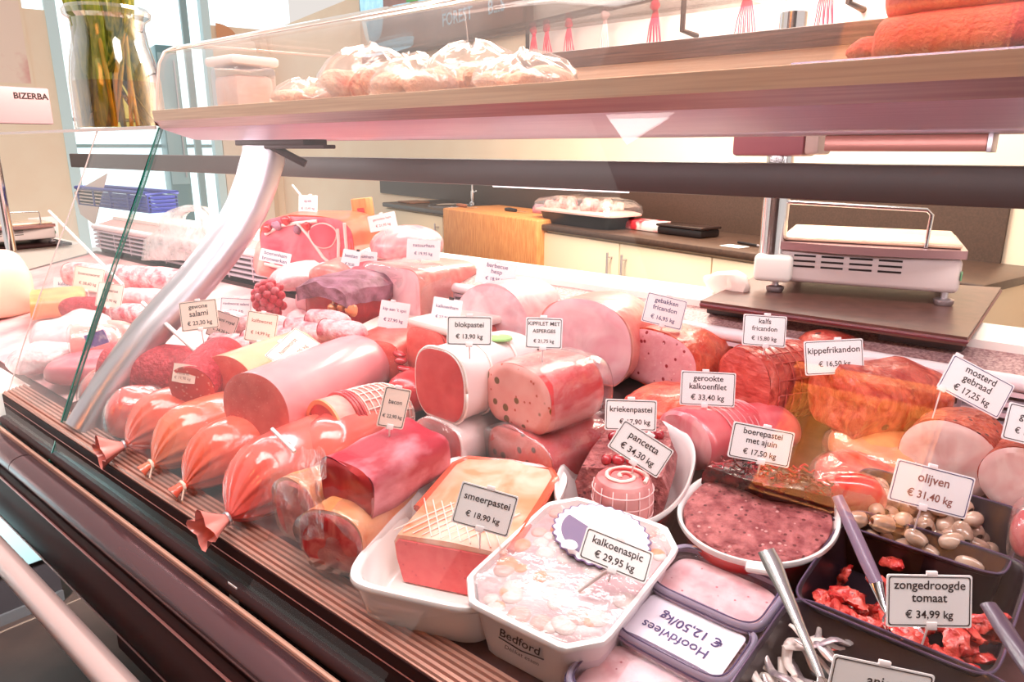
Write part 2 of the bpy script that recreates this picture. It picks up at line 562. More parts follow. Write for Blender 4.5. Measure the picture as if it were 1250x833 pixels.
s0, _ = at_wall(672, 268, .18); s1, _ = at_wall(757, 272, .18)
r = thing('meat_tray', 'black plastic tray of pink minced meat under cling film', 'tray', wv((s0 + s1) / 2, .2, .94))
mb = MB()
def rrect(cx, cy, a, b, n, z, k=48): return [(cx + a * math.copysign(abs(math.cos(t)) ** (2 / n), math.cos(t)), cy + b * math.copysign(abs(math.sin(t)) ** (2 / n), math.sin(t)), z) for t in [2 * PI * i / k for i in range(k)]]
sm, sa = (s0 + s1) / 2, (s1 - s0) / 2
mb.loft([[wv(*p) for p in rrect(sm, .2, sa * .93, .12, 6, .941)], [wv(*p) for p in rrect(sm, .2, sa * 1.03, .14, 6, 1.015)]])
obj('tray_body', mb, M['black'], r)
mb = MB()
mb.loft([[wv(*p) for p in rrect(sm, .2, sa * 1.03, .14, 6, 1.015)], [wv(*p) for p in rrect(sm, .2, sa * 1.15, .16, 6, 1.02)], [wv(*p) for p in rrect(sm, .2, sa * 1.15, .16, 6, 1.03)], [wv(*p) for p in rrect(sm, .2, sa * 1.03, .14, 6, 1.04)]])
obj('tray_rim', mb, pmat('pale_pink_rim', rgb(240, 190, 180), .3), r)
M['mince'] = pmat('minced_meat', rgb(226, 120, 112), 0.35, col2=rgb(250, 196, 186), scale=30, bump=.6, bscale=40)
mb = MB()
for i in range(26):
    mb.ball(wv(sm + rnd.uniform(-.9, .9) * sa, .2 + rnd.uniform(-.1, .1), 1.045 + rnd.uniform(0, .03)), .038, 7, amp=.4, ns=30)
obj('minced_meat', mb, M['mince'], r)
mb = MB()
rings = []
for k, (f, z) in enumerate([(1.15, 1.03), (1.13, 1.075), (1.0, 1.10), (.7, 1.115), (.3, 1.12)]):
    rings.append([wv(*p) for p in rrect(sm, .2, sa * f, .16 * f, 5, z)])
mb.loft(rings, False, True); mb.disp(.012, 18)
obj('plastic_wrap', mb, M['film'], r)
# paper roll behind the tray
a, _ = at_wall(655, 247, .3); mb = MB(); mb.tube([wv(a, .30, .99), wv(a + .55, .34, .99)], .04, 20)
obj('paper_roll', mb, pmat('mauve_roll', rgb(190, 130, 150), .4), label='mauve paper roll lying behind the minced meat tray', cat='roll')
# red printed packet
s0, _ = at_wall(772, 264, .3); s1, _ = at_wall(813, 270, .3)
r = thing('printed_packet', 'red and white printed packet on the worktop right of the meat tray', 'packet', wv((s0 + s1) / 2, .3, .94))
mb = MB(); mb.box((s0, .24, .941), (s1, .36, 1.0), mtw, .012); mb.disp(.006, 12)
obj('packet_body', mb, pmat('red_print', rgb(225, 60, 70), .35, col2=rgb(250, 225, 220), scale=9, lo=.45, hi=.55), r)
mb = MB(); mb.box((s1 - .04, .236, .95), (s1 + .02, .364, .996), mtw, .01); obj('packet_end', mb, M['card'], r)
s0, _ = at_wall(814, 270, .3); s1, _ = at_wall(868, 275, .3)
r = thing('storage_box', 'flat black plastic box on the worktop right of the red packet', 'box', wv((s0 + s1) / 2, .3, .94))
mb = MB(); mb.box((s0, .22, .941), (s1, .38, .985), mtw, .012); obj('box_body', mb, M['black'], r)
mb = MB(); mb.box((s0 - .006, .214, .985), (s1 + .006, .386, 1.0), mtw, .006); obj('lid', mb, pmat('gloss_black', rgb(44, 28, 26), .1, coat=.6), r)
p = at_wall(898, 283, .12); mb = MB(); mb.box((p[0] - .06, .08, .9405), (p[0] + .06, .16, .943), mtw)
obj('paper_note', mb, M['card'], label='small white paper lying on the dark worktop near the pen', cat='paper')
p = at_wall(918, 277, .2)
r = thing('pen', 'dark ballpoint pen lying on the worktop beside the white paper', 'pen', wv(p[0], .2, .941))
mb = MB(); mb.tube([wv(p[0] - .09, .22, .949), wv(p[0] + .05, .19, .949)], .007, 10); obj('barrel', mb, M['black'], r)
mb = MB(); mb.tube([wv(p[0] + .05, .19, .949), wv(p[0] + .09, .182, .949)], [.007, .002], 10); obj('tip', mb, M['alu'], r)
# knives on the block
def knife(px, py, d, dx, label, hm):
    s, _ = at_wall(px, py, d)
    r = thing('kitchen_knife', label, 'knife', wv(s, d, .967), 'knives on the butcher block')
    mb = MB(); mb.tube([wv(s - .07, d, .980), wv(s - .02, d, .982), wv(s + .06, d, .980)], [.012, .015, .012], 10); obj('handle', mb, hm, r)
    mb = MB(); mb.loft([[wv(s + .06, d - .012, .978), wv(s + .06, d + .012, .978), wv(s + .06, d, .9815)], [wv(s + dx, d - .002, .978), wv(s + dx, d + .002, .978), wv(s + dx, d, .979)]]); obj('blade', mb, M['chrome'], r)
knife(564, 254, .12, .24, 'knife with light brown handle at left end of the butcher block', pmat('brown_handle', rgb(170, 100, 70), .5))
knife(624, 251, .2, .22, 'knife with black handle on the middle of the butcher block', M['black'])
# oiled board under knives in the sink corner
p = at_wall(505, 246, .2); mb = MB(); mb.box((p[0] - .12, .1, .941), (p[0] + .12, .3, .955), mtw, .004)
obj('cutting_board', mb, pmat('worn_board', rgb(128, 84, 60), .5), label='dark worn board lying on the worktop left of the sink', cat='cutting board')
# knife block on the case ledge behind the hams
c = W(446, 276, 1.42)
r = thing('wooden_block', 'upright orange wooden block with red print behind the raw ham', 'block', (c.x, c.y, c.z))
mb = MB()
mt = Matrix.Translation(c) @ Matrix.Rotation(R_(20), 4, 'Z') @ Matrix.Rotation(R_(-6), 4, 'Y')
mb.box((-.026, -.022, -.03), (.026, .022, .085), mt, .003); obj('block_body', mb, pmat('orange_wood', rgb(226, 140, 78), .5, col2=rgb(205, 115, 58), scale=12, stretch=(10, 10, 1)), r)
mb = MB(); mb.box((-.006, -.0235, .040), (.018, -.0222, .056), mt); obj('print', mb, M['redglaze'], r)
mb = MB(); mb.box((-.004, -.0245, .020), (.020, -.0222, .026), mt, .0006); obj('clasp', mb, M['alu'], r)

# ---------------------------------------------------------------- screen on the back wall
tv0, tz0 = wallpt(440, 66, DW - .12); tv1, tz1 = wallpt(641, 51, DW - .12)
tzb = (tz0 + tz1) / 2
tl = Vector(wv(tv0, DW - .12, tzb))
r = thing('wall_screen', 'wide dark-framed screen with pale blue picture high on the back wall', 'screen', wv((tv0 + tv1) / 2, DW - .06, tzb))
hh = (tv1 - tv0) * .58
wallbox('frame', tv0, tv1, DW - .11, DW - .04, tzb, tzb + hh, pmat('brown_black_frame', rgb(92, 62, 50), .3), None, r, .01)
wallbox('wall_mount', (tv0 + tv1) / 2 - .12, (tv0 + tv1) / 2 + .12, DW - .04, DW, tzb + hh * .3, tzb + hh * .6, M['black'], None, r)
ts = MB(); f = .045
addwall(ts, tv0 + f, tv1 - f, DW - .113, DW - .111, tzb + f, tzb + hh - f)
M['screen'] = pmat('screen_picture', rgb(130, 84, 70), .3, col2=rgb(96, 60, 52), scale=5, emit=rgb(150, 98, 84), emit_s=.5)
scr = obj('screen', ts, M['screen'], r)
M['scrblue'] = pmat('screen_blue', rgb(170, 215, 235), .2, emit=rgb(160, 210, 235), emit_s=.6, col2=rgb(120, 180, 210), scale=14)
M['scrgreen'] = pmat('screen_green', rgb(80, 150, 60), .2, emit=rgb(80, 150, 60), emit_s=.3)
M['scrred'] = pmat('screen_red', rgb(190, 60, 50), .2, emit=rgb(190, 60, 50), emit_s=.3)
def spanel(a, b, za, zb, mat, nm):
    m2 = MB(); Wd = tv1 - tv0 - 2 * f; Hd = hh - 2 * f
    x0, x1 = tv0 + f + a * Wd, tv0 + f + b * Wd; z0, z1 = tzb + f + za * Hd, tzb + f + zb * Hd
    k = 28; cx, cz = (x0 + x1) / 2, (z0 + z1) / 2
    pts = [(cx + (x1 - x0) / 2 * math.copysign(abs(math.cos(t)) ** .5, math.cos(t)) * (1 + .12 * noise.noise(Vector((t, a * 9, 0)))), cz + (z1 - z0) / 2 * math.copysign(abs(math.sin(t)) ** .5, math.sin(t)) * (1 + .12 * noise.noise(Vector((t, b * 7, 3))))) for t in [2 * PI * i / k for i in range(k)]]
    m2.loft([[wv(x, DW - .1135, z) for x, z in pts], [wv(x, DW - .1150, z) for x, z in pts]])
    obj(nm, m2, mat, scr)
spanel(.0, .19, .10, 1.0, M['scrblue'], 'picture_patch')
spanel(.84, 1.0, .14, .96, M['scrblue'], 'picture_patch')
spanel(.55, .78, .26, .50, M['scrblue'], 'picture_patch')
spanel(.36, .54, .18, .36, M['scrgreen'], 'picture_patch')
spanel(.44, .64, .38, .5, M['scrred'], 'picture_patch')
spanel(.22, .42, .42, .98, M['scrblue'], 'picture_patch')
spanel(.0, .40, .0, .07, M['scrblue'], 'picture_patch')
m2 = MB(); Wd = tv1 - tv0
put_text(m2, 'FOREST', wv(tv0 + Wd * .67, DW - .116, tzb + f + hh * .09), WD, Vector((0, 0, 1)), Wd * .19, hh * .06, .02)
put_text(m2, 'B...S', wv(tv0 + Wd * .87, DW - .116, tzb + f + hh * .09), WD, Vector((0, 0, 1)), Wd * .15, hh * .06, .02)
obj('lettering', m2, M['scrblue'], scr)

# ---------------------------------------------------------------- meat rail with nets on the back wall
ra, rza = wallpt(642, 41, DW - .14); rb, rzb = wallpt(862, -3, DW - .14)
r = thing('hanging_rail', 'dark metal rail on the back wall carrying coloured nets', 'rail', wv((ra + rb) / 2, DW - .1, rza))
zr = rza
mb = MB(); mb.box((ra, DW - .15, zr + .03), (rb + .9, DW - .13, zr + .075), mtw, .004); obj('rail_bar', mb, M['beam'], r)
for s in (ra + .02, rb - .16, rb + .85):
    mb = MB(); mb.tube([wv(s, DW - .14, zr + .05), wv(s, DW - .14, zr - .16), wv(s, DW, zr - .18)], .016, 10); obj('bracket', mb, M['beam'], r)
M['net'] = pmat('red_net', rgb(225, 70, 95), .6)
M['netw'] = pmat('pale_net', rgb(250, 205, 205), .6)
def net(s, w, h, mat, label):
    mb = MB(); g = thing('meat_net', label, 'net', wv(s, DW - .14, zr - h), 'elastic nets on the hanging rail')
    for k in range(9):
        q = (k - 4) / 4
        mb.tube([wv(s, DW - .16, zr + .02), wv(s + q * w * .25, DW - .165, zr - h * .3), wv(s + q * w * .5 + rnd.uniform(-.01, .01), DW - .16 + .02 * (k % 2), zr - h * rnd.uniform(.8, 1))], .0035, 5)
    obj('mesh_cords', mb, mat, g)
    mb = MB(); mb.ball(wv(s, DW - .165, zr + .0), .03, 7, sc=(1, .7, 1), amp=.4, ns=40); obj('knot', mb, mat, g)
for px, w, h, mk, nm in [(655, .12, .26, 'net', 'faded red net hanging nearest the screen'), (671, .1, .2, 'net', 'short red net, second from the screen on the rail'), (698, .13, .26, 'net', 'red net third from the screen on the hanging rail'),
                     (742, .1, .3, 'netw', 'pale net behind the cord on the middle of the rail'), (803, .16, .36, 'net', 'wide red net just left of the rail bracket'), (914, .2, .5, 'net', 'large red net near the right end of the rail'), (960, .14, .5, 'netw', 'pale net right of the large red net'), (1010, .15, .5, 'net', 'pink net above the red coated loaves')]:
    s, _ = wallpt(px, 20, DW - .14); net(s, w, h, M[mk], nm)
# bright wall board behind the nets
s0, z0 = wallpt(648, 60, DW); s1, _ = wallpt(1110, 20, DW)
mb = MB(); addwall(mb, s0, s1, DW - .012, DW, 1.62, 2.9); obj('trim_1', mb, M['white'], kind='structure')
# poster on the far left wall
f0, z0 = leftpt(-30, 105); f1, z1 = leftpt(22, -20)
r = thing('wall_poster', 'blurred pink picture poster at the far left of the back wall', 'poster', wp(SC, (f0 + f1) / 2, z0))
mb = MB(); mb.box((SC, f0, z0), (SC + .012, f1, z1 + .2), mtw); obj('backing', mb, M['cream'], r)
mb = MB(); mb.box((SC + .012, f0 + .03, z0 + .05), (SC + .014, f1 - .03, z1 + .15), mtw); obj('picture', mb, pmat('pink_picture', rgb(250, 222, 205), .6, col2=rgb(222, 140, 135), scale=2.5, lo=.5, hi=.7), r)

# ---------------------------------------------------------------- the shop side behind the viewer (seen only as reflections)
mb = MB(); mb.box((-2.6, -2.35, 0), (3.0, -2.2, 3.4)); obj('wall_front', mb, pmat('shop_wall', rgb(74, 54, 50), .8), kind='structure')
mb = MB(); mb.box((-2.2, -2.35, 3.4), (3.0, -.2, 3.46)); obj('ceiling', mb, pmat('shop_ceiling', rgb(84, 62, 60), .8), kind='structure')
r = thing('wall_cabinet', 'orange plank wooden cabinet high on the shop wall, mirrored in the front glass', 'cabinet', (-.74, -1.9, 2.12))
M['plank'] = pmat('orange_planks', rgb(236, 150, 70), .5, col2=rgb(206, 112, 44), scale=5, stretch=(9, 9, .8))
for k in range(5):
    mb = MB(); mb.box((-1.02 + k * .116, -1.62, 2.16), (-1.02 + k * .116 + .111, -1.60, 2.72), None, .004); obj('plank', mb, M['plank'], r)
mb = MB(); mb.box((-1.03, -2.2, 2.14), (-.43, -1.62, 2.74)); obj('body', mb, M['plank'], r)
mb = MB(); mb.box((-1.05, -2.2, 2.78), (-.41, -1.57, 2.82), None, .005); obj('top_board', mb, M['plank'], r)
# ================================================================ the refrigerated case
X0, X1 = -3.35, 0.75
case = thing('display_case', 'long chilled glass deli case with dark front and grooved front ledge', 'display case', (-1.2, .8, 0))
fr = [(.420, .800), (.372, .805), (.360, .770), (.350, .735), (.349, .700), (.356, .664), (.370, .628), (.385, .618), (.60, .60), (.60, .08), (1.28, .08), (1.28, .80), (.46, .80)]
mb = MB(); mb.prof_x([(.372, .766), (.362, .755), (.353, .73), (.349, .70), (.356, .664), (.370, .628), (.385, .618), (.60, .60), (.60, .08), (1.28, .08), (1.28, .795), (.445, .795), (.44, .775)], -1.94, X1)
obj('front_panel', mb, M['dark'], case)
# thin pale lines on the dark front
M['pinkline'] = pmat('rose_edge', rgb(170, 110, 105), .3, .6)
mb = MB(); mb.tube([(-1.94, .3695, .6265), (X1, .3695, .6265)], .0028, 6); obj('trim_line', mb, M['pinkline'], case)
mb = MB(); mb.tube([(-1.94, .3605, .757), (X1, .3605, .757)], .0022, 6); obj('trim_line', mb, M['pinkline'], case)
M['bumper'] = pmat('satin_bumper', rgb(104, 70, 74), .22, .6)
mb = MB()
prof = [(.394 + .027 * math.cos(a), .785 + .022 * math.sin(a)) for a in [2 * PI * k / 20 for k in range(20)]]
mb.prof_x(prof, -1.94, -1.66); obj('bumper_rail', mb, M['bumper'], case)
mb = MB(); mb.prof_x(prof, -1.656, X1); obj('bumper_rail', mb, M['bumper'], case)
mb = MB(); mb.prof_x([(.421 + .004 * math.cos(a), .797 + .004 * math.sin(a)) for a in [2 * PI * k / 8 for k in range(8)]], -1.94, X1)
obj('glass_seal', mb, pmat('pale_seal', rgb(215, 160, 140), .3, .3), case)
mb = MB(); mb.prof_x([(.4405 + .011 * math.cos(a), .802 + .011 * math.sin(a)) for a in [2 * PI * k / 14 for k in range(14)]], -1.94, X1)
obj('gasket_tube', mb, pmat('dark_gasket', rgb(56, 34, 35), .4, spec=.08), case)
# grooved ledge
prof = [(.447, .80), (.447, .866)]
for k in range(6):
    y = .449 + k * .0078
    z = .866 + .0012 * k
    prof += [(y, z + .0005), (y + .001, z + .004), (y + .0048, z + .0048), (y + .0058, z - .002)]
prof += [(.496, .8665), (.496, .80)]
mb = MB(); mb.prof_x(prof, -1.94, X1)
M['ledge'] = pmat('anodised_ledge', rgb(205, 150, 135), .3, .55)
obj('front_ledge', mb, M['ledge'], case, sharp=20)
mb = MB(); mb.prof_x([(.4455, .80), (.447, .80), (.447, .864), (.4455, .864)], -1.94, X1); obj('inner_front', mb, M['dark'], case)
mb = MB(); mb.tube([(-1.94, .4458, .845), (X1, .4458, .845)], .0012, 6); obj('trim_line', mb, M['pinkline'], case)
# deck plates
M['deck'] = pmat('deck_plate', rgb(112, 74, 72), .3, .35, col2=rgb(90, 58, 58), scale=30)
mb = MB(); mb.prof_x([(.496, deckz(.496)), (1.20, deckz(1.20)), (1.20, .80), (.496, .80)], X0, X1); obj('deck', mb, M['deck'], case)
mb = MB(); mb.prof_x([(.15, .80), (.15, .866), (.505, .869), (.505, .80)], X0, -1.94); obj('corner_deck', mb, M['white'], case)
# (grille)
for k in range(28):
    x = X0 + .05 + k * .15
    mb = MB(); mb.box((x, 1.198, 1.005), (x + .006, 1.222, 1.09))
    obj('grille_divider', mb, pmat('grille_slat_end', rgb(215, 190, 200), .35, .5) if k == 0 else bpy.data.materials['grille_slat_end'], case)
# lining sheet
mb = MB(); mb.prof_x([(.52, deckz(.52) + .001), (1.17, deckz(1.17) + .001), (1.17, deckz(1.17) + .003), (.52, deckz(.52) + .003)], -3.3, -1.72); obj('lining_paper', mb, pmat('lining_white', rgb(228, 186, 186), .6, col2=rgb(206, 140, 144), scale=8), label='pale lining sheet under the meats at the left end of the deck', cat='paper')
mb = MB(); mb.prof_x([(.86, deckz(.86) + .001), (1.17, deckz(1.17) + .001), (1.17, deckz(1.17) + .003), (.86, deckz(.86) + .003)], -1.71, -1.2); obj('lining_paper', mb, bpy.data.materials['lining_white'], label='pale lining sheet under the dark crusted roast and pink meats', cat='paper')
# back: grille, lip, speckled strip, ledge
M['slat'] = pmat('grille_slat', rgb(215, 190, 200), .35, .5)
mb = MB()
for k in range(5):
    z = 1.012 + k * .0165
    mb.prof_x([(1.197, z), (1.215, z + .006), (1.217, z + .0125), (1.199, z + .0065)], X0, X1)
obj('air_grille', mb, M['slat'], case)
mb = MB()

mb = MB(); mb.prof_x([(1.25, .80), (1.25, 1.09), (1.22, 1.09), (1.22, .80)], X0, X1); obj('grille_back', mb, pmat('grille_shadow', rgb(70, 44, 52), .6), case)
mb = MB(); mb.prof_x([(1.205 + .013 * math.cos(a), 1.097 + .012 * math.sin(a)) for a in [2 * PI * k / 16 for k in range(16)]], X0, X1)
M['lip'] = pmat('white_lip', rgb(245, 228, 232), .3)
obj('back_lip', mb, M['lip'], case)
mb = MB(); mb.prof_x([(1.212, 1.104), (1.285, 1.122), (1.285, 1.09), (1.215, 1.09)], X0, X1); obj('speckled_strip', mb, M['granite'], case)
mb = MB(); mb.prof_x([(1.282, 1.118), (1.284, 1.134), (1.40, 1.138), (1.40, .08), (1.285, .08)], X0, X1); obj('back_ledge', mb, M['white'], case)
# dark rail
mb = MB(); mb.box((X0, 1.15, 1.343), (X1, 1.19, 1.397), None, .003); obj('dark_rail', mb, M['beam'], case)
# gantry shelf
sx0, sx1 = -1.60, X1
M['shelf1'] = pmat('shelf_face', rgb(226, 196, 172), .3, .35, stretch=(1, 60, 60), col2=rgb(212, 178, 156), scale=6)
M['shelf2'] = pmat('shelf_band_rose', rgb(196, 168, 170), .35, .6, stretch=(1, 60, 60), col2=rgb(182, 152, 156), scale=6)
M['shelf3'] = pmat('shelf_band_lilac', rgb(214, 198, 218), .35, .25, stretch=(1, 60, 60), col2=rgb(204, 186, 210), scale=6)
mb = MB()
q = [(.720, 1.495), (.722, 1.4745), (.735, 1.4592), (.800, 1.4382), (.815, 1.4365), (1.16, 1.437), (1.16, 1.495)]
mb.loft([[Vector((x, y, z)) for y, z in q] for x in (sx0, sx1)])
# three bands on the front of the shelf
mats = []
for i, f in enumerate(mb.f):
    pass
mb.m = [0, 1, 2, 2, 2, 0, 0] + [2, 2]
sh = obj('gantry_shelf', mb, [M['shelf1'], M['shelf2'], M['shelf3']], case, sharp=12)
mb = MB(); mb.loft([[Vector((sx0 - .012, y, z)) for y, z in [(.735, 1.488), (.735, 1.468), (.80, 1.452), (1.1, 1.45), (1.1, 1.488)]], [Vector((sx0, y, z)) for y, z in [(.72, 1.495), (.724, 1.466), (.80, 1.438), (1.16, 1.437), (1.16, 1.495)]]])
obj('end_cap', mb, pmat('dark_end_cap', rgb(120, 84, 82), .3, .6), sh)
for px, py in ((371, 159), (570, 153), (898, 145)):
    p = W(px, py, .785); mb = MB(); mb.ball((p.x, p.y - .002, p.z - .001), .0055, 8, sc=(1, .6, .8)); obj('bolt', mb, M['dark'], sh)
# upstand at the back of the shelf, dark strip on top
mb = MB(); mb.box((-1.14, 1.15, 1.495), (X1, 1.165, 1.562)); obj('shelf_upstand', mb, M['shelf1'], case)
mb = MB(); mb.box((-1.14, 1.145, 1.562), (X1, 1.172, 1.592), None, .002); obj('dark_strip', mb, pmat('dark_wood', rgb(120, 84, 72), .45, col2=rgb(84, 56, 48), scale=9, stretch=(1, 30, 30)), case)
# glass hood on the shelf
hp = [(.722, 1.496), (.728, 1.54), (.738, 1.588), (.752, 1.612), (.782, 1.627), (.85, 1.632), (1.17, 1.640)]
def sheet_x(prof, x0, x1, th, m=0):
    mb = MB()
    inner = []
    for i, (y, z) in enumerate(prof):
        a = Vector(prof[max(i - 1, 0)]); b = Vector(prof[min(i + 1, len(prof) - 1)])
        t = (b - a).normalized(); nrm = Vector((t.y, -t.x))
        inner.append((y + nrm.x * th, z + nrm.y * th))
    mb.prof_x(list(prof) + inner[::-1], x0, x1)
    return mb
hood = obj('hood_glass', sheet_x(hp, sx0 + .015, X1, .006), M['glass_hood'], case)
M['edgepink'] = pmat('bright_glass_edge', rgb(250, 215, 205), .1, coat=.5)
for i in range(len(hp) - 1):
    pass
mb = MB(); mb.tube([(sx0 + .015, y + .002, z) for y, z in hp], .003, 6); obj('glass_edge', mb, M['edgepink'], hood)
mb = MB(); mb.tube([(sx0 + .013, .757, 1.613), (X1, .757, 1.613)], .0016, 6); obj('glass_edge', mb, M['edgepink'], hood)
# front glass, leaning to the shelf
gp = [(.4275, .792), (.462, .872), (.500, .957), (.543, 1.052), (.590, 1.150), (.640, 1.252), (.690, 1.356), (.738, 1.462)]
g = obj('front_glass', sheet_x(gp, -1.612, X1, .006), M['glass'], case)
mb = MB(); mb.prof_x([], 0, 0) if False else None
mb = MB(); mb.loft([[Vector((-1.617, y - .001, z)) for y, z in gp], [Vector((-1.612, y - .001, z)) for y, z in gp], [Vector((-1.612, y + .007, z - .003)) for y, z in gp], [Vector((-1.617, y + .007, z - .003)) for y, z in gp]], True, True, closed=False)
obj('glass_edge', mb, M['teal'], g)
g2 = obj('front_glass', sheet_x(gp, -1.94, -1.622, .006), M['glass'], case)
mb = MB(); mb.tube([(-1.942, y, z) for y, z in gp], .0015, 6); obj('glass_edge', mb, M['edge_light'], g2)
mb = MB(); mb.box((-3.2, .735, 1.458), (-1.622, 1.12, 1.466)); obj('glass_top', mb, M['glass'], case)
mb = MB(); mb.box((-3.2, .732, 1.4585), (-1.622, .735, 1.4655)); obj('glass_edge', mb, M['edge_light'], case)
# curved post carrying the shelf
pts = [(.478, .866), (.51, .905), (.534, .935), (.58, .985), (.632, 1.038), (.685, 1.084), (.738, 1.128), (.80, 1.185), (.85, 1.238), (.885, 1.285), (.917, 1.345), (.940, 1.40), (.948, 1.437)]
mb = MB(); rings = []
for i, (y, z) in enumerate(pts):
    a = Vector(pts[max(i - 1, 0)]); b = Vector(pts[min(i + 1, len(pts) - 1)]); t = (b - a).normalized(); nr = Vector((-t.y, t.x))
    rings.append([Vector((-1.55 + .054 * (.70 + .30 * i / 12) * math.copysign(abs(math.cos(q)) ** .8, math.cos(q)), y + nr.x * .045 * (.70 + .30 * i / 12) * math.sin(q), z + nr.y * .045 * (.70 + .30 * i / 12) * math.sin(q))) for q in [2 * PI * k / 24 for k in range(24)]])
mb.loft(rings); obj('curved_post', mb, M['alu'], case)
mb = MB(); mb.box((-1.60, .90, 1.425), (-1.33, .96, 1.438), None, .002); mb.tube([(-1.52, .95, 1.43), (-1.52, .95, 1.39)], .014, 10); mb.tube([(-1.50, .93, 1.425), (-1.45, .95, 1.40), (-1.43, .97, 1.385)], .009, 8)
obj('shelf_bracket', mb, M['dark'], case)
mb = MB(); mb.box((-1.48, .90, 1.418), (-1.26, .93, 1.426), None, .002); obj('bracket_arm', mb, M['dark'], case)
# rail box under the shelf at the right
p = W(1006, 175, 1.0); p2 = W(1205, 176, 1.0)
mb = MB(); mb.box((p.x, 1.0, p.z - .010), (p2.x, 1.04, p.z + .010), None, .002); obj('lamp_housing', mb, pmat('rose_housing', rgb(170, 110, 100), .3, .4), case)
mb = MB(); mb.box((p2.x, .999, p.z - .011), (p2.x + .005, 1.041, p.z + .011), None, .001); obj('lamp_housing_end', mb, M['alu'], case)
# bright strip of light below the dark rail
M['lit'] = pmat('lit_tube', rgb(255, 250, 250), .4, emit=(1, .95, 1, 1), emit_s=1.6)
a, b = W(603, 229, 1.20), W(768, 236, 1.20)
mb = MB(); mb.tube([(a.x, 1.198, 1.341), (b.x, 1.198, 1.341)], .0035, 8); obj('light_strip', mb, M['lit'], case)
# little white sticker on the inner front
p = W(288, 723, .438)
mb = MB(); mb.box((p.x - .012, .4335, p.z - .012), (p.x + .012, .4345, p.z + .014)); obj('price_sticker', mb, M['card'], label='tiny white sticker stuck inside the front glass at the bottom', cat='sticker')
mb.v = mb.v
# handrail in front of the case
r = thing('handrail', 'thick satin metal handrail running in front of the dark case front', 'handrail', (-.7, .30, 0))
mb = MB(); mb.tube([(-2.3, .30, .672), (X1, .30, .672)], .0215, 24); obj('rail_tube', mb, pmat('rosy_satin_metal', rgb(236, 200, 196), .3, .55), r)
for x in (-.35, .45):
    mb = MB(); mb.tube([(x, .30, .672), (x, .33, .655), (x, .376, .655)], .012, 12); obj('bracket', mb, M['alu'], r)
# corner counter at the left with pale blue front
r = thing('corner_counter', 'pale blue counter front with dark plinth left of the case', 'counter', (-2.8, .3, 0))
mb = MB(); mb.box((-3.4, -.9, .17), (-2.42, .62, .80), None, .006); obj('front_panel', mb, pmat('pale_blue_panel', rgb(190, 222, 226), .4), r)
mb = MB(); mb.box((-3.38, -.9, 0), (-2.44, .62, .17)); obj('plinth', mb, pmat('plinth_dark', rgb(52, 44, 46), .4), r)
mb = MB(); mb.box((-2.44, -.9, .0), (-2.43, .62, .035)); obj('plinth_trim', mb, pmat('plinth_trim_grey', rgb(110, 104, 106), .3, .5), r)
mb = MB(); mb.box((-2.43, -.9, .40), (-2.415, .62, .46), None, .004); obj('panel_rail', mb, M['coolgrey'], r)

# ---------------------------------------------------------------- counter scale on its board
bz = 1.15
def onb(px, py): return Wz(px, py, bz)
cn = [onb(855, 367), onb(1181, 412), onb(1222, 351), onb(930, 334)]
r = thing('scale_board', 'dark brown board bridging the back ledge under the scale', 'board', ((cn[0] + cn[2]) / 2))
mb = MB(); mb.loft([[p + Vector((0, 0, -.014)) for p in cn], cn]); ob = obj('board_top', mb, pmat('brown_board', rgb(104, 66, 58), .35, col2=rgb(84, 52, 46), scale=40), r)
mb = MB(); mb.tube([cn[0] + Vector((0, 0, -.007)), cn[1] + Vector((0, 0, -.007)), cn[2] + Vector((0, 0, -.007))], .0035, 6); obj('edge_band', mb, pmat('maroon_edge', rgb(110, 42, 52), .4), r)
for x in (-.52, -.22):
    mb = MB(); mb.box((x - .06, 1.25, 1.118), (x + .06, 1.39, 1.136), None, .003); obj('bracket', mb, M['black'], r)


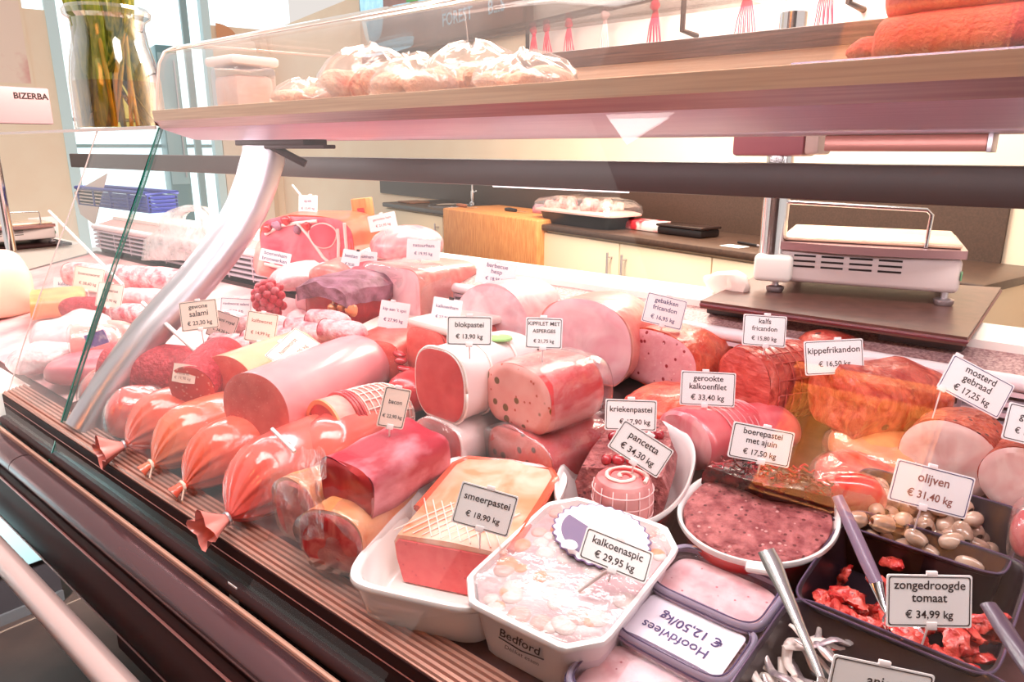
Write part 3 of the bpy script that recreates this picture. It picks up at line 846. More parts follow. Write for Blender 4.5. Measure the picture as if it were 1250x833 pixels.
def counter_scale(P, u, v, L, D, label, column=True):
    """P front-left-bottom corner of the housing, u along its length, v to the back"""
    Z = Vector((0, 0, 1))
    mt = Matrix(((u.x, v.x, 0, P.x), (u.y, v.y, 0, P.y), (0, 0, 1, P.z), (0, 0, 0, 1)))
    r = thing('counter_scale', label, 'scale', P, None)
    mb = MB(); mb.box((0, 0, 0), (L, D, .062), mt, .010, seg=3)
    for vv in mb.v: pass
    h = obj('housing', mb, pmat('scale_grey', rgb(226, 205, 203), .35), r)
    mb = MB()
    for i in range(3):
        for k in range(4): mb.box((.03 + k * .048, -.0012, .030 + i * .010), (.068 + k * .048, .002, .0335 + i * .010), mt)
    obj('vent', mb, M['black'], h)
    mb = MB()
    pr = [(-.004, .0), (-.004, D + .004), (L + .004, D + .004), (L + .004, .0)]
    arc = [(L * t, -.004 - .022 * math.sin(PI * t)) for t in [1 - k / 16 for k in range(17)]]
    pl = [(-.004, D + .004)] + [(L + .004, D + .004)] + [(L + .004, 0)] + arc + [(-.004, 0)]
    mb.loft([[mt @ Vector((x, y, .062)) for x, y in pl], [mt @ Vector((x, y, .0765)) for x, y in pl]])
    obj('platform', mb, pmat('scale_platform', rgb(176, 132, 134), .25, .5), r)
    mb = MB(); mb.box((.004, .012, .0775), (L - .004, D - .01, .086), mt, .003); obj('platter', mb, pmat('weighing_plate', rgb(250, 218, 190), .25, .5), r)
    mb = MB(); mb.tube([mt @ Vector((L - .06, .006, .078)), mt @ Vector((L - .058, .006, .135)), mt @ Vector((L - .066, .006, .143)), mt @ Vector((.0, .006, .150))], .0038, 10); obj('guard_rail', mb, M['chrome'], r)
    for a, b in ((.0, .01), (L - .02, .012), (L - .012, D - .03), (.02, D - .03)):
        mb = MB(); q = mt @ Vector((a, b, 0)); mb.lathe((q.x, q.y, P.z - .022), [(.014, 0), (.0165, .004), (.0165, .010), (.012, .012), (.006, .013), (.006, .024)], 20); obj('foot', mb, M['alu'], r)
    if column:
        q = mt @ Vector((-.012, .012, 0))
        mb = MB(); mb.lathe((q.x, q.y, q.z), [(.024, .045), (.0245, .175), (.0235, .48)], 28); obj('column', mb, M['chrome'], r)
        mb = MB(); mb.box((-.040, -.020, .0), (.030, .045, .052), mt, .010, seg=3); obj('column_base', mb, M['white'], r)
    mb = MB(); mb.box((L - .001, .02, .018), (L + .0012, .05, .05), mt, .0005); obj('side_socket', mb, M['dark'], h)
    mb = MB(); mb.box((L - .001, -.0, .024), (L + .0014, .012, .04), mt, .0005); obj('switch', mb, pmat('green_switch', rgb(110, 160, 120), .4), h)
    return r


a = Wz(946, 343, bz + .022 + .0); b = Wz(1170, 360, bz + .022)
u = (Vector((b.x, b.y, 0)) - Vector((a.x, a.y, 0))); L = u.length; u.normalize(); v = Vector((-u.y, u.x, 0))
counter_scale(Vector((a.x, a.y, bz + .022)), u, v, L, .26, 'grey counter scale with chrome column on the dark board')
# its display head, carried by the column above the dark rail
q = Vector((a.x, a.y, 0)) - u * .012 + v * .012
r = thing('weighing_display', 'plum weighing display on the column between dark rail and shelf', 'display', (q.x, q.y, 1.40))
mb = MB(); mb.box((q.x - .085, q.y - .03, 1.405), (q.x + .05, q.y + .05, 1.60), None, .008); obj('head_housing', mb, pmat('plum_housing', rgb(150, 92, 102), .35), r)
mb = MB(); mb.box((q.x + .05, q.y - .028, 1.408), (q.x + .075, q.y + .048, 1.597), None, .006); obj('side_panel', mb, pmat('grey_side', rgb(186, 160, 156), .4), r)
# (placed on the corner's back ledge)
# second scale at the far left: the corner's other arm, so it faces along the case
e2 = W(70, 296, 1.36)
ZC = e2.z
counter_scale(Vector((e2.x, e2.y - .36, ZC + .022)), Vector((0, 1, 0)), Vector((-1, 0, 0)), .36, .26, 'pale counter scale at far left behind the big boiled ham', False)
mb = MB(); mb.box((e2.x - .36, e2.y - .5, ZC - .014), (e2.x + .06, e2.y + .05, ZC), None, .003); obj('scale_board', mb, M['dark'], label='dark board under the pale far left scale', cat='board')
mb = MB(); mb.box((e2.x - .45, e2.y - .6, 0), (e2.x + .04, e2.y + .12, ZC - .015)); obj('corner_ledge', mb, M['white'], label='white back ledge of the corner counter below the far left scale', cat='counter')
c1 = W(66, 152, 1.30); zt = W(66, 107, 1.30).z
r = thing('weighing_display', 'rosy grey weighing display with maker lettering at the far left', 'display', (c1.x - .04, c1.y - .2, c1.z))
mb = MB(); mb.box((c1.x - .08, c1.y - .5, c1.z), (c1.x, c1.y, zt), None, .006); obj('display_housing', mb, pmat('rose_grey_housing', rgb(205, 160, 165), .4), r)
mb = MB(); q0, q1 = W(17, 119, 1.2), W(59, 119, 1.3)
tq = (ray(17, 119) * (c1.x / ray(17, 119).x), ray(59, 119) * (c1.x / ray(59, 119).x))
pm_ = CAM + (tq[0] + tq[1]) / 2
put_text(mb, 'BIZERBA', pm_ + Vector((.0005, 0, .004)), Vector((0, 1, 0)), Vector((0, 0, 1)), (tq[1] - tq[0]).length, .03, .03); obj('lettering', mb, M['ink'], r)
mb = MB(); mb.tube([(c1.x - .04, c1.y - .25, ZC + .02), (c1.x - .04, c1.y - .25, c1.z + .01)], .022, 18); obj('column', mb, M['chrome'], r)
# crumpled plastic on the ledge left of the board
p = W(890, 345, 1.36); mb = MB()
mb.ball((p.x, 1.36, 1.155), .05, 14, sc=(1.0, .7, .55), amp=.5, ns=22); mb.disp(.008, 40)
obj('crumpled_bag', mb, pmat('crumpled_white', rgb(250, 225, 215), .4), label='crumpled white plastic bag on the ledge left of the scale board', cat='bag')
_rgb0 = rgb


def rgb(r, g, b, sat=1.16, val=.97):
    m_ = max(r, g, b)
    return _rgb0(*[max(0, (m_ - (m_ - c) * sat)) * val for c in (r, g, b)])


# ================================================================ meat materials
M['mort_face'] = pmat('mortadella_face', rgb(226, 104, 96), .35, col2=rgb(236, 126, 116), scale=50, spots=(rgb(248, 170, 160)), spot_scale=160, spot_size=.16)
M['mort_skin'] = pmat('pink_casing', rgb(246, 176, 178), .22, coat=.35, col2=rgb(240, 160, 164), scale=12)
M['cream_skin'] = pmat('cream_casing', rgb(250, 206, 172), .22, coat=.35, col2=rgb(246, 190, 158), scale=12)
M['liver_skin'] = pmat('orange_casing', rgb(244, 128, 108), .16, coat=.6, col2=rgb(238, 112, 92), scale=10, bump=.15, bscale=30)
M['liver_skin2'] = pmat('amber_casing', rgb(248, 150, 118), .16, coat=.6, col2=rgb(242, 124, 104), scale=8, bump=.15, bscale=30)
M['liver_skin3'] = pmat('coral_casing', rgb(238, 104, 100), .14, coat=.7, col2=rgb(244, 132, 118), scale=9, bump=.15, bscale=30)
M['salami'] = pmat('red_salami', rgb(176, 30, 52), .5, col2=rgb(214, 84, 96), scale=90, bump=.5, bscale=160, lo=.45, hi=.75)
M['salami_face'] = pmat('salami_face', rgb(222, 92, 84), .45, spots=rgb(246, 180, 168), spot_scale=130, spot_size=.3)
M['salami_dark'] = pmat('dark_salami', rgb(120, 26, 36), .35, col2=rgb(170, 60, 66), scale=50, bump=.4)
M['white_mould'] = pmat('floured_sausage', rgb(240, 204, 206), .8, col2=rgb(206, 112, 124), scale=40, bump=.8, bscale=90, lo=.42, hi=.68)
M['blok_face'] = pmat('fine_pate_face', rgb(222, 84, 86), .4, col2=rgb(230, 100, 100), scale=60)
M['blok_skin'] = pmat('white_fat_wrap', rgb(248, 228, 226), .3, coat=.2)
M['kip_face'] = pmat('asparagus_pate_face', rgb(240, 172, 166), .45, col2=rgb(244, 186, 180), scale=50, spots=[(rgb(120, 88, 34), 42, .27), (rgb(206, 104, 84), 70, .16)])
M['kip_skin'] = pmat('glazed_red_skin', rgb(214, 66, 70), .3, col2=rgb(248, 196, 188), scale=22, lo=.42, hi=.62, stretch=(1, .35, 1), coat=.3)
M['kip_face2'] = pmat('darker_pate_face', rgb(226, 112, 104), .45, col2=rgb(234, 130, 120), scale=50, spots=[(rgb(110, 62, 34), 44, .25)])
M['kip_skin2'] = pmat('dark_red_skin', rgb(172, 34, 48), .25, col2=rgb(216, 84, 88), scale=20, coat=.4)
M['net_face'] = pmat('cured_ham_face', rgb(208, 72, 74), .35, col2=rgb(222, 96, 96), scale=16, dist=1.5)
M['fat_rim'] = pmat('orange_fat', rgb(244, 176, 124), .35, col2=rgb(238, 150, 108), scale=18)
M['bacon_face'] = pmat('bacon_face', rgb(166, 52, 58), .35, col2=rgb(190, 76, 78), scale=20, dist=1.2)
M['bacon_skin'] = pmat('mouldy_bacon_skin', rgb(176, 44, 66), .5, col2=rgb(232, 160, 170), scale=20, bump=.5, stretch=(1, .6, 1), lo=.42, hi=.66)
M['ham_pale'] = pmat('pale_ham', rgb(240, 184, 188), .4, col2=rgb(248, 214, 214), scale=22, dist=1.6, bump=.5, bscale=60, coat=.15, lo=.42, hi=.6)
M['ham_face'] = pmat('ham_slice_face', rgb(238, 176, 184), .38, col2=rgb(246, 206, 208), scale=12, dist=2.0, spots=[(rgb(206, 110, 122), 22, .09)])
M['ham_pink'] = pmat('pink_ham_skin', rgb(234, 142, 138), .32, col2=rgb(244, 182, 170), scale=16, dist=1.2, coat=.25, bump=.25, bscale=50)
M['ham_white'] = pmat('white_ham', rgb(246, 212, 214), .4, col2=rgb(236, 180, 186), scale=26, dist=.8, bump=.2, coat=.2)
M['raw_face'] = pmat('raw_ham_face', rgb(218, 98, 116), .35, col2=rgb(234, 144, 152), scale=14, dist=1.0)
M['raw_dark'] = pmat('raw_ham_eye', rgb(218, 92, 108), .35, col2=rgb(230, 120, 132), scale=16)
M['fat'] = pmat('white_fat', rgb(250, 226, 218), .4)
M['rind'] = pmat('orange_rind', rgb(236, 120, 92), .3, col2=rgb(226, 96, 74), scale=12, coat=.3)
M['roast_dark'] = pmat('dark_roast', rgb(186, 34, 50), .3, col2=rgb(218, 70, 70), scale=18, dist=1.5, coat=.4)
M['crust'] = pmat('ashen_crust', rgb(130, 78, 92), .6, col2=rgb(190, 140, 158), scale=24, bump=.8, bscale=40)
M['fric_face'] = pmat('meatloaf_face', rgb(228, 164, 170), .5, col2=rgb(234, 178, 182), scale=90, bump=.15, bscale=150, spots=[(rgb(150, 50, 60), 52, .2), (rgb(244, 206, 206), 70, .12)])
M['fric_crust'] = pmat('browned_crust', rgb(216, 84, 66), .4, col2=rgb(236, 134, 108), scale=45, bump=.6, bscale=90, coat=.25)
M['roast'] = pmat('brown_roast', rgb(176, 58, 54), .38, col2=rgb(228, 122, 106), scale=26, dist=2.2, bump=.7, bscale=60, coat=.3, spots=[(rgb(110, 34, 34), 20, .12)])
M['roast_face'] = pmat('pulled_roast_face', rgb(222, 118, 108), .45, col2=rgb(190, 78, 74), scale=30, stretch=(1, 1, 3), dist=1.5, bump=.5)
M['pork_face'] = pmat('rolled_pork_face', rgb(238, 190, 186), .4, col2=rgb(248, 218, 212), scale=14, dist=3.0, bump=.2)
M['pork_crust'] = pmat('mustard_crust', rgb(176, 62, 50), .5, col2=rgb(214, 110, 84), scale=70, bump=.9, bscale=110, spots=[(rgb(84, 26, 26), 70, .2)])
M['turkey'] = pmat('smoked_turkey', rgb(226, 98, 110), .28, col2=rgb(238, 140, 144), scale=14, dist=1.2, coat=.35)
M['turkey_face'] = pmat('turkey_cut', rgb(234, 140, 150), .3, col2=rgb(246, 190, 192), scale=14, dist=1.8, coat=.3)
M['liver_pate'] = pmat('coarse_pate', rgb(138, 66, 70), .6, col2=rgb(196, 122, 122), scale=70, bump=1, bscale=110, spots=[(rgb(104, 44, 48), 90, .22), (rgb(214, 160, 156), 80, .18)])
M['onion'] = pmat('caramelised_onion', rgb(66, 22, 28), .25, col2=rgb(150, 40, 44), scale=40, bump=1, bscale=60, coat=.5, lo=.48, hi=.68)
M['pancetta'] = pmat('pancetta_side', rgb(196, 108, 112), .4, col2=rgb(232, 170, 168), scale=24, bump=.4, stretch=(1, 1, .3))
M['smeer_face'] = pmat('smooth_pate_face', rgb(226, 104, 106), .4, col2=rgb(232, 118, 118), scale=80, spots=[(rgb(200, 80, 84), 90, .12)])
M['smeer_top'] = pmat('baked_pate_top', rgb(238, 156, 122), .3, col2=rgb(246, 206, 188), scale=16, dist=1.0, coat=.3)
M['aspic'] = pmat('cloudy_aspic', rgb(222, 190, 192), .14, col2=rgb(204, 160, 164), scale=20, coat=.5)
M['garlic'] = pmat('cured_red_cluster', rgb(204, 56, 76), .5, col2=rgb(244, 170, 176), scale=40, lo=.5, hi=.75)
M['cord'] = pmat('pale_cord', rgb(250, 222, 205), .6)
M['peachloaf'] = pmat('peach_loaf', rgb(250, 220, 200), .4, col2=rgb(246, 204, 184), scale=5)
M['label_paper'] = pmat('printed_label', rgb(248, 236, 232), .4)
M['red_pack'] = pmat('red_vacuum_meat', rgb(200, 60, 66), .3, col2=rgb(234, 140, 134), scale=24, dist=1.5, coat=.4)


rgb = _rgb0


# ================================================================ builders for cold cuts
def frame_of(yaw, pitch=0.0):
    a = Vector((math.sin(R_(yaw)) * math.cos(R_(pitch)), math.cos(R_(yaw)) * math.cos(R_(pitch)), math.sin(R_(pitch))))
    s = a.cross(Vector((0, 0, 1))).normalized()
    u = s.cross(a).normalized()
    return a, s, u


def sec(w, h, n=2.4, flat=1.0, k=56, roll=0.0, dome=1.0):
    out = []
    for i in range(k):
        t = 2 * PI * i / k
        x = w / 2 * math.copysign(abs(math.cos(t)) ** (2 / n), math.cos(t))
        y = h / 2 * math.copysign(abs(math.sin(t)) ** (2 / n), math.sin(t))
        if y < -h / 2 * flat: y = -h / 2 * flat
        c, s_ = math.cos(R_(roll)), math.sin(R_(roll))
        out.append((x * c - y * s_, x * s_ + y * c))
    return out


def log_rings(A, yaw, L, outline, prof, pitch=0, sag=.5, h=.1):
    a, s, u = frame_of(yaw, pitch)
    rings = []
    for t, sc in prof:
        c = A + a * (L * t) - u * ((1 - sc) * h / 2 * sag)
        rings.append([c + s * (x * sc) + u * (y * sc) for x, y in outline])
    return rings


ROUND = [(0, 1), (.12, 1.0), (.3, 1.005), (.5, 1.0), (.65, .98), (.75, .94), (.84, .86), (.91, .73), (.96, .55), (.99, .32), (1, .12)]
BOXY = [(0, 1), (.1, 1), (.3, 1.0), (.55, 1.0), (.8, .995), (.9, .98), (.96, .93), (.99, .84), (1, .7)]
WHOLE = [(0, .15), (.015, .34), (.05, .56), (.11, .76), (.2, .91), (.32, .985), (.5, 1.0), (.66, .985), (.8, .91), (.89, .76), (.95, .56), (.985, .34), (1, .15)]
TIED = [(0, .05), (.012, .20), (.03, .40), (.06, .60), (.10, .77), (.16, .90), (.24, .97), (.36, 1), (.6, 1), (.8, .98), (.9, .9), (.96, .7), (.99, .4), (1, .1)]


def densify(prof, k=3):
    out = []
    for i in range(len(prof) - 1):
        for j in range(k):
            f = j / k
            out.append((prof[i][0] * (1 - f) + prof[i + 1][0] * f, prof[i][1] * (1 - f) + prof[i + 1][1] * f))
    out.append(prof[-1])
    return out


def face_disc(A, yaw, outline, mat, parent, name='cut_face', pitch=0, k=8, scale=.985, off=.0012, amp=.0015, ns=40, seed=0):
    a, s, u = frame_of(yaw, pitch)
    rings = []
    for i in range(k + 1):
        f = scale * (1 - i / k) if i < k else .02
        rings.append([A - a * (off * (1.0 if i else .2)) + s * (x * f) + u * (y * f) - a * (amp * (noise.noise((A + s * (x * f) + u * (y * f)) * ns + Vector((seed, 0, 0))) if i else 0)) for x, y in outline])
    mb = MB(); mb.loft(rings, False, True)
    return obj(name, mb, mat, parent)


def log_item(name, label, cat, A, yaw, L, w, h, skin, face=None, n=2.4, flat=.86, prof=ROUND, pitch=0, amp=.003, ns=14, group=None, roll=0,
             film=False, seed=0, skin_name='outer_skin', face_amp=.0015, sag=.5):
    P = densify(prof, 2)
    for step in range(2):
        out = sec(w, h, n, flat, roll=roll)
        rings = log_rings(A, yaw, L, out, P, pitch, sag, h)
        low = min((v for r_ in rings for v in r_), key=lambda v: v.z - deckz(v.y))
        zmin = low.z
        if zmin - deckz(low.y) < -.001 and step == 0:
            # too low for the deck: bring it nearer until it rests on the plate
            k = (CAM.z - DZ0 + DSL * DY0) / ((CAM.z - low.z) + DSL * low.y)
            A = CAM + (A - CAM) * k
            L, w, h = L * k, w * k, h * k
    a, s, u = frame_of(yaw, pitch)
    mid = A + a * (L / 2)
    r = thing(name, label, cat, (mid.x, mid.y, zmin), group)
    mb = MB(); mb.loft(rings); mb.disp(amp, ns, seed)
    obj(skin_name, mb, skin, r, sharp=60)
    if face is not None:
        face_disc(A + a * 0.0, yaw, out, face, r, pitch=pitch, amp=face_amp, off=.0045 if amp > .002 else .002, seed=seed)
    if film:
        mb = MB(); mb.loft(log_rings(A - a * .006, yaw, L + .014, [(x * 1.05, y * 1.05) for x, y in out], P, pitch, sag, h)); mb.disp(.006, 22, seed + 3)
        obj('plastic_wrap', mb, M['film'], r, sharp=180)
    return r


def cords(r, A, yaw, L, w, h, n, flat, ts, mat, rad=.0012, pitch=0, long=0, prof=ROUND, name='netting', sag=.5, lift=.002):
    """loops of cord round a log at the given stations, plus lengthwise cords"""
    out = sec(w + 2 * lift, h + 2 * lift, n, flat, 40)
    P = prof
    def scl(t):
        for i in range(len(P) - 1):
            if P[i][0] <= t <= P[i + 1][0]:
                f = (t - P[i][0]) / (P[i + 1][0] - P[i][0]); return P[i][1] * (1 - f) + P[i + 1][1] * f
        return P[-1][1]
    mb = MB()
    for t in ts:
        ring = log_rings(A, yaw, L, out, [(t, scl(t))], pitch, sag, h)[0]
        mb.tube(ring + [ring[0]], rad, 5)
    if long:
        st = [min(ts) + (max(ts) - min(ts)) * i / 12 for i in range(13)]
        rr = log_rings(A, yaw, L, out, [(t, scl(t)) for t in st], pitch, sag, h)
        for j in range(long):
            k = int(j * 40 / long)
            mb.tube([q[k] for q in rr], rad, 5)
    return obj(name, mb, mat, r, sharp=180)


# ================================================================ middle and back rows: hams, roasts and pates
def ham_dome(*a, **k): return log_item(*a, **k)


# --- tied liver sausages along the front
def tied(label, A, yaw, L, d, skin, tail, seed, tailmat, group='tied orange sausages along the front ledge'):
    out = sec(d, d * .96, 2.1, .93, 72)
    P = densify(TIED, 3)
    a, s, u = frame_of(yaw)
    rings = []
    for t, sc in P:
        wr = max(0, 1 - t / .22) * .10
        c = A + a * (L * t) - u * ((1 - sc) * d * .34)
        ring = []
        for i, (x, y) in enumerate(out):
            th = 2 * PI * i / len(out)
            q = 1 + wr * (.6 * math.sin(th * 11 + seed) + .4 * math.sin(th * 17 + seed * 2))
            ring.append(c + s * (x * sc * q) + u * (y * sc * q))
        rings.append(ring)
    zmin = min(v.z for r_ in rings for v in r_)
    r = thing('liver_sausage', label, 'sausage', (A.x, A.y, zmin), group)
    mb = MB(); mb.loft(rings); obj('casing', mb, skin, r, sharp=70)
    # gathered end and clip
    k = A - u * d * .33
    mb = MB()
    if tail == 'fan':
        n = 26
        r0 = [k + s * (.006 * math.cos(2 * PI * i / n)) + u * (.006 * math.sin(2 * PI * i / n)) for i in range(n)]
        rr = [r0]
        for f in (.35, .7, 1.0):
            rr.append([k - a * (.045 * f) + s * ((.006 + .022 * f) * math.cos(2 * PI * i / n) * (1 + .35 * math.cos(4 * 2 * PI * i / n) * f)) + u * ((.005 + .020 * f) * math.sin(2 * PI * i / n) * (1 + .35 * math.cos(4 * 2 * PI * i / n) * f)) for i in range(n)])
        mb.loft(rr, True, False)
        obj('gathered_end', mb, tailmat, r, sharp=180)
    else:
        mb.tube([k + a * .004, k - a * .008, k - a * .02 - u * .006], [.008, .0075, .011], 10)
        obj('gathered_end', mb, tailmat, r)
    mb = MB(); mb.tube([k - a * .003 + s * (.0085 * math.cos(q)) + u * (.0085 * math.sin(q)) for q in [2 * PI * i / 16 for i in range(17)]], .0028, 8)
    obj('clip', mb, M['cord'] if seed % 2 else M['alu'], r)
    if tail != 'fan':
        mb = MB(); mb.tube([k - a * .004 + s * .008, k - a * .012 + s * .014 - u * .015, k - a * .008 + s * .010 - u * .034], .0016, 6); mb.tube([k - a * .004 - s * .008, k - a * .012 - s * .004 - u * .02, k - a * .01 - s * .008 - u * .038], .0016, 6)
        obj('string_end', mb, M['cord'], r)
    return r


M['tailfilm'] = pmat('pink_tail', rgb(246, 150, 140), .25, coat=.5)
tied('coral sausage farthest left of the tied row, with fan shaped end, beside red salami', Vector((-1.335, .478, .929)), 4, .30, .112, M['liver_skin'], 'fan', 0, M['tailfilm'])
tied('pale amber tied sausage, second from the left in the front row', Vector((-1.215, .473, .930)), 2, .30, .118, M['liver_skin2'], 'knot', 1, M['liver_skin2'])
tied('shiny orange tied sausage, third from the left with string ends hanging', Vector((-1.095, .470, .928)), 0, .30, .114, M['liver_skin'], 'knot', 3, M['liver_skin'])
tied('largest coral tied sausage, nearest the vacuum packed meat', Vector((-.940, .462, .934)), -6, .34, .128, M['liver_skin3'], 'fan', 2, M['tailfilm'])

# --- two big mortadella logs
r = log_item('mortadella', 'big mortadella with pink skin and barcode label, nearer of the two', 'mortadella', W(312, 502, .593), -16, .33, .144, .134, M['mort_skin'], M['mort_face'], n=2.1, flat=.98, amp=.0, prof=[(0, 1), (.5, 1), (.8, .99), (.9, .95), (.96, .85), (1, .6)])
a_, s_, u_ = frame_of(-16)
A = W(312, 502, .593)
mb = MB()
rg = []
for t in (.045, .135, .225):
    rg.append([A + a_ * t + s_ * (.0728 * math.cos(q)) + u_ * (.0678 * math.sin(q)) for q in [R_(-32 + 6 * k) for k in range(9)]])
mb.loft(rg, False, False, closed=False)
lab = obj('paper_label', mb, M['label_paper'], r)
mb = MB()
for k in range(26):
    t = .06 + k * .0058
    if rnd.random() < .75:
        w_ = rnd.choice((.0014, .0024, .0032))
        mb.loft([[A + a_ * tt + s_ * (.0734 * math.cos(q)) + u_ * (.0684 * math.sin(q)) for q in (R_(-24), R_(-16), R_(-9))] for tt in (t, t + w_)], False, False, closed=False)
obj('barcode', mb, M['ink'], lab)
log_item('mortadella', 'big mortadella with cream skin, farther one behind the pink mortadella', 'mortadella', W(278, 470, .70), -16, .30, .15, .125, M['cream_skin'], M['mort_face'], n=2.1, flat=.98, amp=.0, prof=[(0, 1), (.5, 1), (.8, .99), (.9, .95), (.96, .85), (1, .6)])
# --- liver sausage log lying between the front row and the mortadella
log_item('smooth_sausage', 'pink smooth sausage log lying right under the barcoded mortadella', 'sausage', W(372, 560, .585), -12, .24, .11, .10, M['liver_skin3'], None, prof=WHOLE, amp=0)

# --- rolled ham in a net
A = W(398, 527, .645)
r = log_item('rolled_ham', 'netted rolled ham with dark pink face and orange fat rim', 'ham', A, 2, .17, .105, .108, M['ham_pink'], M['net_face'], n=2.1, flat=.96, amp=.001)
a_, s_, u_ = frame_of(2)
o1, o2 = sec(.105, .108, 2.1, .96), sec(.088, .094, 2.1, .96)
mb = MB(); mb.loft([[A - a_ * .0005 + s_ * x * 1.01 + u_ * y * 1.01 for x, y in o1], [A - a_ * .0042 + s_ * x + u_ * y for x, y in o1], [A - a_ * .0046 + s_ * (x) + u_ * y for x, y in o2], [A - a_ * .001 + s_ * x + u_ * y for x, y in o2]], False, False)
obj('fat_rim', mb, M['fat_rim'], r)
cords(r, A, 2, .17, .105, .108, 2.1, .96, [.32 + .07 * k for k in range(10)], M['fat'], .0013, long=18)
cords(r, A, 2, .17, .105, .108, 2.1, .96, [.20, .235, .27], M['kip_skin2'], .0035, name='red_band')

# --- bacon on vacuum packed ham
A = W(424, 597, .518)
r = log_item('bacon_piece', 'dark red dry cured bacon block with whitish mould on top of packed ham', 'bacon', A, -4, .155, .104, .080, M['bacon_skin'], M['bacon_face'], n=3.4, flat=.9, amp=.008, ns=18, pitch=4, prof=BOXY, face_amp=.004, seed=5)
A = W(404, 662, .490)
r = log_item('packed_ham', 'vacuum packed smoked ham with orange fat lying under the bacon', 'ham', A, -14, .18, .105, .085, M['fat_rim'], M['red_pack'], n=2.8, flat=.9, amp=.006, ns=14, film=True, prof=BOXY, seed=9)
cords(r, A, -14, .18, .105, .085, 2.8, .9, [.5 + .05 * k for k in range(8)], M['net'], .0012, long=14, prof=BOXY, lift=.004)
A = W(362, 625, .494)
r = log_item('packed_meat', 'vacuum packed dark red meat between big coral sausage and bacon', 'packed meat', A, -6, .16, .085, .095, M['fat_rim'], M['red_pack'], n=2.6, flat=.9, amp=.006, ns=16, film=True, prof=BOXY, seed=2)
# crumpled film lying over it
mb = MB()
gr = []
for i in range(13):
    row = []
    for j in range(11):
        p = W(330 + i * 5.4, 548 + j * 11, .476 - .006 * abs(i - 6) + .01 * (j < 2))
        q = noise.noise_vector(p * 45) * .009
        row.append(p + q)
    gr.append(row)
mb.loft(gr, False, False, closed=False)
obj('film_flap', mb, M['film'], r, sharp=180)

# --- block pates in white casing (two, stacked)
A = W(536, 471, .722)
r = log_item('block_pate', 'white wrapped block pate with red face, upper one under its price card', 'pate', A, 3, .18, .112, .114, M['blok_skin'], M['blok_face'], n=2.7, flat=.92, amp=.0012, ns=20, prof=BOXY)
cords(r, A, 3, .18, .112, .114, 2.7, .92, [.02, .33, .64], M['white'], .0022, prof=BOXY, name='binding')
mb = MB(); p = A + Vector((.03, .11, .0565)); mb.lathe(p, [(.018, 0), (.017, .003), (.004, .004)], 20); obj('green_leaf_label', mb, pmat('green_label', rgb(150, 200, 120), .4), r)
A = W(535, 545, .755)
log_item('block_pate', 'lower white wrapped block pate in clear film under the other', 'pate', A, 3, .18, .112, .088, M['blok_skin'], M['roast_dark'], n=3.2, flat=.95, amp=.002, prof=BOXY, film=True, seed=4)
# --- asparagus chicken pate (two, stacked)
A = W(632, 487, .765)
r = log_item('asparagus_pate', 'pink pate dotted with green pieces, upper loaf in glazed skin', 'pate', A, 6, .125, .138, .104, M['kip_skin'], M['kip_face'], n=2.6, flat=.85, amp=.004, ns=20, prof=BOXY, face_amp=.001)
a_, s_, u_ = frame_of(8)
mb = MB(); mb.loft(log_rings(A + a_ * .006, 8, .135, sec(.142, .105, 3.0, .85), BOXY, 0, .5, .1), False, True); mb.disp(.003, 30, 8); obj('plastic_wrap', mb, M['film'], r, sharp=180)
A = W(634, 560, .752)
r = log_item('asparagus_pate', 'lower red skinned pate loaf beneath the pink dotted one', 'pate', A, 8, .14, .14, .085, M['kip_skin2'], M['kip_face2'], n=3.0, flat=.9, amp=.004, ns=20, prof=BOXY, film=True, seed=7)
# --- slabs of pate behind the block pate
A = W(452, 440, .90)
r = log_item('fat_topped_pate', 'pink pate slab with thick white fat top behind the block pate', 'pate', A, -24, .20, .13, .085, M['mort_face'], M['mort_face'], n=4, flat=.95, amp=.003, prof=BOXY)
a_, s_, u_ = frame_of(-24)
mb = MB(); mb.box((-.066, .0, .036), (.066, .2, .052), Matrix(((s_.x, a_.x, u_.x, A.x), (s_.y, a_.y, u_.y, A.y), (s_.z, a_.z, u_.z, A.z), (0, 0, 0, 1))), .006); mb.disp(.004, 30); obj('fat_layer', mb, M['fat'], r)
A = W(520, 432, .92)
r = log_item('fat_topped_pate', 'second pink pate slab topped with white fat, just left of the block pate', 'pate', A, 2, .17, .115, .10, M['mort_face'], M['mort_face'], n=4, flat=.95, amp=.003, prof=BOXY, seed=3)
a_, s_, u_ = frame_of(2)
mb = MB(); mb.box((-.058, .0, .044), (.066, .17, .062), Matrix(((s_.x, a_.x, u_.x, A.x), (s_.y, a_.y, u_.y, A.y), (s_.z, a_.z, u_.z, A.z), (0, 0, 0, 1))), .006); mb.disp(.004, 30, 4); obj('fat_layer', mb, M['fat'], r)
for k in range(4):
    mb = MB(); c = W(486 + k * 4, 432 + k * 9, .90 - .006 * k); mb.ball(c, .017, 9, sc=(1.1, .7, .45), amp=.5, ns=50)
    obj('cherry_jelly', mb, M['kip_skin2'], r)
log_item('smoked_fillet', 'dark red fillet end peeping out between mortadella and block pate', 'fillet', W(478, 485, .80), 0, .12, .085, .075, M['roast_dark'], None, prof=WHOLE, amp=.004)

